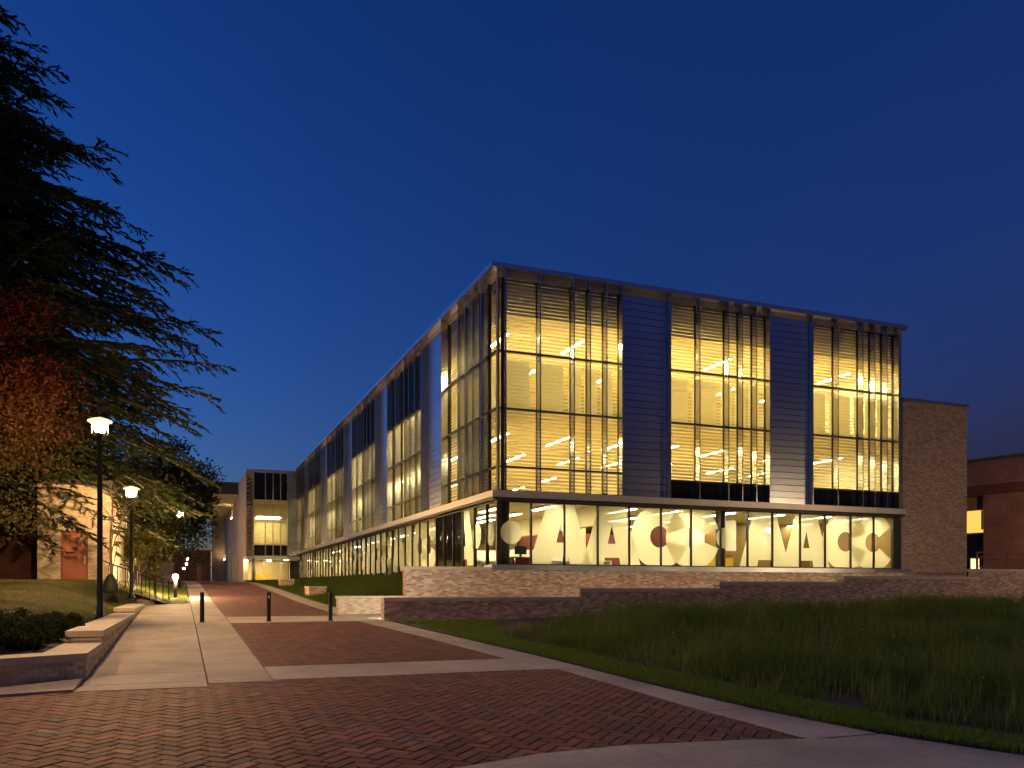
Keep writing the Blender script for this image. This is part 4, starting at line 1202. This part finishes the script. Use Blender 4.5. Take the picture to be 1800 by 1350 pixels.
t = thing('path_light', 'short post light glowing at knee height by the small lawn', 'light', (-0.25, 44.5, 1.4))
MB().lathe([(0.09, -0.1), (0.09, 0.95)], (-0.25, 44.5, 1.4), 14).build('post', 'dark', t, smooth=True)
MB().lathe([(0.085, 0.955), (0.13, 1.02), (0.13, 1.12), (0.05, 1.18)], (-0.25, 44.5, 1.4), 14).build('lens', 'lamp_far', t, smooth=True)

# ------------------------------------------------------------------ small brick building at left
sb = thing('brick_building', 'small pale brick building with a red-brown door behind the lawn', 'building', (-4.4, 43, 2.2))
BY = 41.6
MB().box(-5.85, -4.95, BY, 54, 1.6, 6.5).build('wall', 'mortar', sb)
MB().box(-3.86, -2.95, BY, 54, 1.6, 6.5).build('wall', 'mortar', sb)
MB().box(-4.95, -3.86, BY + 0.002, 54, 4.46, 6.5).build('wall', 'mortar', sb)
MB().box(-4.95, -3.86, BY + 0.42, 54, 1.6, 4.46).build('wall', 'mortar', sb)
mb = MB()
bricks(mb, (-5.85, BY), (1, 0), 0.9, 2.0, 6.5, (0, -1), BR['tan'])
bricks(mb, (-3.86, BY), (1, 0), 0.91, 2.0, 6.5, (0, -1), BR['tan'])
bricks(mb, (-4.95, BY), (1, 0), 1.09, 4.46, 6.5, (0, -1), BR['tan'])
bricks(mb, (-2.95, BY), (0, 1), 6.0, 2.0, 6.5, (1, 0), BR['tan'])
o = mb.build('bricks', 'brick', sb); o['kind'] = 'stuff'
MB().box(-5.95, -2.85, BY - 0.1, 54.1, 6.5, 6.75).build('roof_coping', 'dark_roof', sb)
dd = MB().box(-4.88, -3.93, BY + 0.12, BY + 0.17, 2.25, 4.38).build('door', 'door', sb)
fr = MB(); fr.box(-4.95, -4.885, BY + 0.06, BY + 0.4, 2.2, 4.46); fr.box(-3.925, -3.86, BY + 0.06, BY + 0.4, 2.2, 4.46); fr.box(-4.885, -3.925, BY + 0.06, BY + 0.4, 4.385, 4.46)
fr.build('door_frame', 'plaque', sb)
MB().box(-4.55, -4.3, BY + 0.112, BY + 0.12, 3.65, 4.05).build('sign_plate', 'plaque', dd)
MB().box(-4.03, -3.98, BY + 0.08, BY + 0.12, 3.0, 3.35).build('handle', 'steel', dd)
MB().box(-3.55, -3.3, BY + 0.2, BY + 0.25, 2.25, 2.3).build('threshold', 'cap', sb)
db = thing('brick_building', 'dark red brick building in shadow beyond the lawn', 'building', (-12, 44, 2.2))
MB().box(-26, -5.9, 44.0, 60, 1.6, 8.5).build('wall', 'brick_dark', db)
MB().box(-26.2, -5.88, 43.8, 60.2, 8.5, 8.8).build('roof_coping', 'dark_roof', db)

# ramp wall and handrails
rw = thing('ramp_wall', 'low brick ramp wall running down from the small building', 'wall', (-2.2, 40.2, 1.3))
def ramp_z(t): return 2.22 + (1.36 - 2.22) * t
P0, P1 = Vector((-3.3, 40.9)), Vector((-1.15, 39.2))
mb = MB()
for k in range(6):
    a = P0.lerp(P1, k / 6); b = P0.lerp(P1, (k + 1) / 6)
    d = (b - a).normalized(); nv = Vector((-d.y, d.x)) * 0.16
    mb.add([(a.x - nv.x, a.y - nv.y, 1.0), (b.x - nv.x, b.y - nv.y, 1.0), (b.x + nv.x, b.y + nv.y, 1.0), (a.x + nv.x, a.y + nv.y, 1.0),
            (a.x - nv.x, a.y - nv.y, ramp_z(k / 6)), (b.x - nv.x, b.y - nv.y, ramp_z((k + 1) / 6)), (b.x + nv.x, b.y + nv.y, ramp_z((k + 1) / 6)), (a.x + nv.x, a.y + nv.y, ramp_z(k / 6))],
           [(0, 3, 2, 1), (4, 5, 6, 7), (0, 1, 5, 4), (1, 2, 6, 5), (2, 3, 7, 6), (3, 0, 4, 7)])
mb.build('wall_core', 'brick_far', rw)
def handrail(p0, p1, z0, z1, label, n=6):
    t = thing('handrail', label, 'handrail', (p0[0], p0[1], z0), 'black ramp handrails')
    q = [(p0[0] + (p1[0] - p0[0]) * k / n, p0[1] + (p1[1] - p0[1]) * k / n, z0 + (z1 - z0) * k / n) for k in range(n + 1)]
    MB().tube([(a, b, c + 0.92) for a, b, c in q] + [(q[-1][0] + 0.22, q[-1][1] - 0.12, q[-1][2] + 0.9), (q[-1][0] + 0.25, q[-1][1] - 0.14, q[-1][2])], 0.026, 8).build('rail', 'dark', t)
    for a, b, c in q: MB().tube([(a, b, c - 0.1), (a, b, c + 0.92)], 0.021, 8).build('post', 'dark', t)
handrail((-3.25, 40.75), (-1.25, 39.15), 2.22, 1.42, 'black handrail running down in front of the ramp wall')
handrail((-2.6, 42.2), (-0.75, 40.7), 2.1, 1.40, 'second black handrail behind the ramp wall', 5)

# ------------------------------------------------------------------ curved brick building far right and its terrace rail
cbd = thing('curved_building', 'dark red brick building with curved front beyond the terrace rail', 'building', (56, 52, 2.5))
CC, CR = (77.0, 48.0), 24.0
def arcw(r0, r1, z0, z1, a0, a1, n=30):
    mb = MB()
    for i in range(n):
        p, q = a0 + (a1 - a0) * i / n, a0 + (a1 - a0) * (i + 1) / n
        f = lambda r, a: (CC[0] + r * math.cos(a), CC[1] + r * math.sin(a))
        mb.prism([f(r0, p), f(r1, p), f(r1, q), f(r0, q)], z0, z1)
    return mb
AA, AB = R(176), R(255)
arcw(CR - 1.0, CR, 2.0, 8.6, R(192), AB).build('wall', 'brick_red', cbd)
arcw(CR - 1.0, CR + 0.12, 8.6, 9.3, AA, AB).build('band', 'brick_dark', cbd)
arcw(CR - 1.0, CR, 9.3, 11.0, AA, AB).build('parapet', 'brick_red', cbd)
arcw(CR - 1.2, CR + 0.1, 11.0, 11.25, AA, AB).build('roof_coping', 'dark_roof', cbd)
lwn = arcw(CR - 1.3, CR - 1.2, 5.9, 7.7, R(186), R(192), 6).build('lit_window', 'windowlight', cbd)
arcw(CR - 1.19, CR - 1.1, 6.2, 7.6, R(190.2), R(190.5), 1).build('mullion', 'wood', lwn)
arcw(CR - 1.19, CR - 1.05, 7.62, 7.7, R(186), R(192), 6).build('window_frame', 'wood', lwn)
arcw(CR - 1.19, CR - 1.05, 5.9, 5.98, R(186), R(192), 6).build('window_sill', 'wood', lwn)
arcw(CR - 1.3, CR - 1.0, 7.7, 8.6, R(184), R(192), 6).build('wood_panel', 'wood', cbd)
arcw(CR - 1.3, CR - 1.2, 2.5, 5.9, R(184), R(192), 6).build('dark_window', 'spandrel', cbd)
pt = thing('patio_light', 'low light glowing between the brick block and the terrace rail', 'light', (40, 32.6, 2.7))
MB().box(39.75, 40.3, 32.6, 32.7, 2.85, 3.5).build('lens', emit('glow_low', (1.0, 0.75, 0.38), 0.12), pt)
MB().box(39.7, 40.35, 32.71, 32.75, 2.7, 3.6).build('housing', 'dark', pt)
rl = thing('railing', 'dark red metal railing on top of the highest wall step', 'railing', (40, 27, 2.76))
MB().tube([(32.9, 26.75, 3.5), (60, 26.75, 3.5)], 0.03, 6).build('top_rail', 'red_paint', rl)
MB().tube([(32.9, 26.75, 3.28), (60, 26.75, 3.28)], 0.02, 6).build('mid_rail', 'red_paint', rl)
MB().tube([(32.9, 26.75, 2.85), (60, 26.75, 2.85)], 0.02, 6).build('bottom_rail', 'red_paint', rl)
for x in np.arange(32.9, 38.5, 1.9): MB().box(x - 0.035, x + 0.035, 26.715, 26.785, 2.765, 3.5).build('post', 'red_paint', rl)
for x in np.arange(33.05, 38.0, 0.125): MB().box(x - 0.008, x + 0.008, 26.742, 26.758, 2.85, 3.28).build('baluster', 'red_paint', rl)

# far glimpses at the end of the walk: low wall, lit building
fw = thing('garden_wall', 'long grey wall beyond the small trees', 'wall', (-8, 75, 2.2))
MB().box(-26, -0.6, 75, 75.4, 1.6, 3.9).build('wall_core', 'mortar', fw); MB().box(-26.1, -0.55, 74.95, 75.45, 3.9, 4.0).build('capstone', 'cap', fw)
fb = thing('far_building', 'far low building with warm lit windows behind the small trees', 'building', (-14, 110, 2.6))
MB().box(-40, -3.5, 112, 125, 2.4, 8.6).build('wall', 'brick_dark', fb)
for x in (-12.5, -10.4, -8.3, -6.2): MB().box(x, x + 1.4, 111.9, 111.98, 3.6, 5.9).build('window', 'farlight', fb)
fb2 = thing('far_building', 'dim building closing the end of the walk', 'building', (0, 216, 2.6))
MB().box(-12, 12, 212, 220, 2.4, 11).build('wall', 'brick_dark', fb2)
MB().box(3.6, 4.6, 211.9, 212, 3.0, 8.0).build('window', 'spandrel', fb2)

# ------------------------------------------------------------------ trees
def rnd_unit(n):
    v = RNG.normal(size=(n, 3)); return v / np.linalg.norm(v, axis=1, keepdims=True)
def leaf_quads(c, size, up=0.3, asp=0.6):
    """one bent diamond per centre"""
    n = len(c)
    d = rnd_unit(n); d[:, 2] -= up; d /= np.linalg.norm(d, axis=1, keepdims=True)
    e = np.cross(d, rnd_unit(n)); e /= np.linalg.norm(e, axis=1, keepdims=True) + 1e-9
    s = size * RNG.uniform(0.6, 1.3, (n, 1))
    return np.stack([c - d * s * .5, c + e * s * asp * .5, c + d * s * .5, c - e * s * asp * .5], 1).reshape(-1, 3)

def tree(name, label, base, height, crown_c, crown_r, nleaf, size, colf, trunk_r=0.12, nlimb=9, bark='bark', clump=0.5, group=None, ntw=7, trunk_top=None, cat='tree', lean=(0, 0)):
    t = thing(name, label, cat, base, group)
    B = Vector(base); cc = Vector(crown_c)
    mb = MB()
    top = Vector(trunk_top) if trunk_top else Vector((cc.x, cc.y, cc.z + crown_r[2] * 0.5))
    tp = [B.lerp(top, k / 6) + Vector((math.sin(k * 1.7) * 0.04 * height / 5, math.cos(k * 2.1) * 0.04 * height / 5, 0)) * (1 if 0 < k else 0) for k in range(7)]
    mb.tube(tp, [trunk_r * (1 - 0.13 * k) for k in range(7)], 8)
    tips = []
    for i in range(nlimb):
        s = random.uniform(0.3, 0.95); p = tp[int(s * 6)]
        d = Vector(rnd_unit(1)[0]); d.z = abs(d.z) * 0.8 + 0.05
        q = cc + Vector((d.x * crown_r[0], d.y * crown_r[1], (d.z - 0.35) * crown_r[2])) * random.uniform(0.6, 0.92)
        mid = p.lerp(q, 0.5) + Vector((0, 0, 0.08 * height * random.uniform(0, 0.5)))
        r0 = trunk_r * 0.4
        mb.tube([p, mid, q], [r0, r0 * 0.6, r0 * 0.2], 5)
        for k in range(ntw):
            a = mid.lerp(q, random.random()); e = Vector(rnd_unit(1)[0]) * random.uniform(0.15, 0.38) * min(crown_r)
            e.z = abs(e.z) * 0.6
            mb.tube([a, a + e * 0.5 + Vector((0, 0, 0.03)), a + e], [r0 * 0.3, r0 * 0.18, r0 * 0.06], 4)
            tips.append(a + e); tips.append(a + e * 0.6)
    mb.build('trunk', bark, t)
    if nleaf:
        tips = np.array([tuple(v) for v in tips])
        extra = rnd_unit(max(4, len(tips) // 2)) * RNG.uniform(0.35, 1.0, (max(4, len(tips) // 2), 1)) * np.array(crown_r) + np.array(crown_c)
        cen = np.concatenate([tips, extra])
        idx = RNG.integers(0, len(cen), nleaf)
        c = cen[idx] + RNG.normal(0, clump, (nleaf, 3)) * np.array([1, 1, 0.7]) * min(crown_r) * 0.3
        jit = RNG.random(len(cen))[idx]
        o = np_mesh('crown', leaf_quads(c, size), 4, 'leaf', parent=t, cols=colf(c, jit)); o['kind'] = 'stuff'
    return t

def cedar(name, label, base, height, rad, nlev, per, needle=0.2, dens=1.0, az_range=(0, 2 * math.pi), zlow=2.6, low=0):
    t = thing(name, label, 'tree', base)
    B = Vector(base)
    mb = MB()
    mb.tube([B + Vector((0.1 * math.sin(k), 0.1 * math.cos(k), height * k / 8)) for k in range(9)], [0.55 * (1 - k / 8.4) for k in range(9)], 10)
    cen = []; dirs = []; tint = []
    for i in range(nlev + low):
        s = (i + random.random()) / nlev
        z = zlow + s * (height - zlow - 0.6) if i < nlev else random.uniform(3.4, 9.5)
        L0 = rad(z)
        for k in range((per if z < height * 0.8 else max(3, per - 2)) if i < nlev else 1):
            az = random.uniform(*az_range) if i < nlev else random.uniform(-1.5, 0.5); L = L0 * random.uniform(0.5, 1.1)
            d = Vector((math.cos(az), math.sin(az), 0)); sd = Vector((-d.y, d.x, 0))
            rise = random.uniform(-0.02, 0.42) if z > 8 else random.uniform(-0.05, 0.15)
            droop = random.uniform(0.25, 0.5) if z > 8 else random.uniform(0.3, 0.5)
            n = 7; pts = []
            for j in range(n):
                q = j / (n - 1)
                pts.append(B + Vector((0, 0, z)) + d * L * q + Vector((0, 0, L * (rise * q - droop * q * q * 0.75))) + sd * L * 0.06 * math.sin(q * 3 + i))
            mb.tube(pts, [0.09 * (1 - q / n) * (L / 8) + 0.008 for q in range(n)], 4, caps=False)
            tn = random.random()
            # side twigs in a flat spray
            nt_ = int((6 + L * 3.4) * dens)
            for j in range(nt_):
                q = 0.12 + 0.88 * (j + random.random()) / nt_
                f = q * (n - 1); a = int(min(f, n - 2)); p = pts[a].lerp(pts[a + 1], f - a)
                tl = (0.35 + 0.17 * L * (1 - q * 0.72)) * random.uniform(0.6, 1.15)
                sgn = 1 if j % 2 else -1
                td = (d * random.uniform(0.5, 1.0) + sd * sgn * random.uniform(0.4, 1.0)).normalized() + Vector((0, 0, random.uniform(-0.45, 0.12)))
                m_ = max(4, int(tl / 0.085 * dens))
                for u_ in range(m_):
                    r_ = (u_ + random.random()) / m_
                    c = p + td * tl * r_ + Vector((0, 0, -0.22 * tl * r_ * r_))
                    cen.append(c); dirs.append(td + Vector((random.gauss(0, 0.45), random.gauss(0, 0.45), random.gauss(-0.25, 0.3)))); tint.append(tn)
    mb.build('trunk', 'bark', t)
    c = np.array([tuple(v) for v in cen]); d = np.array([tuple(v) for v in dirs]); d /= np.linalg.norm(d, axis=1, keepdims=True)
    e = np.cross(d, rnd_unit(len(c))); e /= np.linalg.norm(e, axis=1, keepdims=True) + 1e-9
    s = needle * RNG.uniform(0.7, 1.4, (len(c), 1))
    v = np.stack([c - d * s * 0.3, c + e * s * 0.17 + d * s * 0.15, c + d * s * 0.9, c - e * s * 0.17 + d * s * 0.15], 1).reshape(-1, 3)
    tt = np.array(tint)
    cols = colmix((0.024, 0.038, 0.016), (0.062, 0.072, 0.024), np.clip(tt * 0.8 + RNG.normal(0, .15, len(c)), 0, 1))
    o = np_mesh('crown', v, 4, 'leaf', parent=t, cols=cols); o['kind'] = 'stuff'
    return t, len(c)

def cedar_r(z): return max(0.4, min(11.4, 4.9 + (24.3 - z) * 0.60) if z < 24.3 else 4.9 * (30.5 - z) / 6.2) * (1 if z > 8 else 0.72 + 0.28 * (z - 4) / 4)
cedar('cedar_tree', 'huge dark cedar with drooping feathery branches over the small brick building', (-10.0, 45.6, 2.1), 28.6, cedar_r, 68, 10, 0.29, 1.0, zlow=3.6, low=70)

def fall_lamplit(c, jit):
    zz = np.clip((c[:, 2] - 5.0) / 5.0 + jit * 0.35 - 0.15, 0, 1)
    base = colmix((0.10, 0.08, 0.028), (0.105, 0.021, 0.012), zz)  # autumn red on top; olive lower down paints in the yellow lamplight
    return base * RNG.uniform(0.6, 1.25, (len(c), 1))
tree('maple_tree', 'autumn tree with red leaves, tinted olive lower down for the yellow lamplight, on the lawn', (-6.7, 33.0, 1.8), 11, (-6.75, 33, 8.2), (3.2, 3.0, 5.2), 42000, 0.13, fall_lamplit, 0.16, 16, clump=0.55, ntw=9)
grn = lambda c, jit: colmix((0.06, 0.07, 0.02), (0.14, 0.12, 0.04), np.clip(jit + RNG.normal(0, .15, len(c)), 0, 1))
drk = lambda c, jit: colmix((0.03, 0.035, 0.015), (0.07, 0.06, 0.025), np.clip(jit + RNG.normal(0, .15, len(c)), 0, 1))
tree('young_tree', 'bare young tree with a dark watering bag round its trunk', (-2.55, 36.0, 1.75), 5, (-2.5, 36.0, 5.2), (1.2, 1.2, 1.7), 0, 0.1, grn, 0.06, 12, 'bark_light', ntw=9)
wb = thing('watering_bag', 'dark green watering bag wrapped round the bare young tree', 'bag', (-2.55, 36.0, 1.7))
MB().lathe([(0.22, 0.0), (0.28, 0.08), (0.29, 0.3), (0.2, 0.55), (0.09, 0.72), (0.07, 0.74)], (-2.55, 36.0, 1.72), 14).build('bag', 'rubber', wb, smooth=True)
tree('small_tree', 'small leafy green tree on the lawn beyond the handrails', (-2.2, 52, 1.9), 4.2, (-2.2, 52, 4.3), (1.9, 1.9, 1.6), 6000, 0.16, grn, 0.08, 9, 'bark_light')
tree('small_tree', 'thin young tree with sparse leaves near the grey wall', (-3.6, 62, 2.0), 5, (-3.6, 62, 5.2), (1.4, 1.4, 1.8), 1500, 0.16, grn, 0.06, 9, 'bark_light')
tree('shade_tree', 'broad dark tree behind the small leafy tree', (-3.9, 66, 2.2), 11, (-3.6, 66, 8.2), (4.2, 4.0, 4.8), 22000, 0.28, drk, 0.3, 12)
tree('shade_tree', 'tall dark tree closing the end of the walk beside the hall', (-0.9, 82, 2.5), 13, (-0.7, 82, 9.8), (4.2, 4.0, 5.6), 26000, 0.32, drk, 0.3, 12)
tree('shade_tree', 'dark tree farther down the walk past the hall', (-5.5, 112, 2.7), 9, (-5.2, 112, 8), (4.4, 3.4, 3.6), 8000, 0.36, drk, 0.25, 10)
tree('shade_tree', 'dark tree filling the gap behind the small brick building', (-9, 72, 2.2), 12, (-9, 72, 9.5), (5, 4, 6), 14000, 0.34, drk, 0.3, 12)
cedar('evergreen_tree', 'dark conical evergreen behind the third lamp post', (-1.9, 70, 2.2), 12.0, lambda z: max(0.3, 3.8 * (12.5 - z) / 9.8), 28, 8, 0.27, 0.8)

# shrubs in the planter
def shrub(x, y, z, r, h, label, n=2600):
    t = thing('shrub', label, 'shrub', (x, y, z), 'clipped dark shrubs in the planter')
    mb = MB()
    tips = []
    for k in range(16):
        a = random.uniform(0, 6.28); q = Vector((x + math.cos(a) * r * random.uniform(0.3, 0.9), y + math.sin(a) * r * random.uniform(0.3, 0.9), z + h * random.uniform(0.5, 0.95)))
        mb.tube([(x, y, z - 0.05), Vector((x, y, z)).lerp(q, 0.5) + Vector((0, 0, 0.08)), q], [0.018, 0.01, 0.004], 4); tips.append(tuple(q))
    mb.build('stems', 'bark', t)
    c = rnd_unit(n) * RNG.uniform(0.45, 1.0, (n, 1)) ** 0.5 * np.array([r, r, h * 0.5]) + np.array([x, y, z + h * 0.5])
    c += 0.06 * np.sin(c[:, [1, 2, 0]] * 17)
    k = c[:, 2] > z
    c = c[k]
    o = np_mesh('foliage', leaf_quads(c, 0.055), 4, 'leaf', parent=t, cols=colmix((0.022, 0.034, 0.012), (0.05, 0.06, 0.02), RNG.random(len(c)))); o['kind'] = 'stuff'
for i, (x, y, r, h, lab) in enumerate((
        (-2.42, 18.6, 0.36, 0.52, 'dark shrub tucked in by the second cap step'),
        (-2.62, 17.5, 0.42, 0.56, 'rounded dark shrub in the middle of the planter row'),
        (-3.0, 18.5, 0.45, 0.6, 'dark shrub against the lawn behind the middle of the row'),
        (-2.55, 16.5, 0.36, 0.48, 'low dark shrub over the mulch near the planter corner'),
        (-3.05, 17.0, 0.45, 0.58, 'full dark shrub toward the outer end of the row'),
        (-3.1, 15.9, 0.40, 0.5, 'dark shrub close behind the front planter wall'),
        (-2.35, 20.2, 0.40, 0.5, 'dark shrub at the far end of the planter row'))):
    shrub(x, y, lawn_left_z(x, y), r, h, lab)
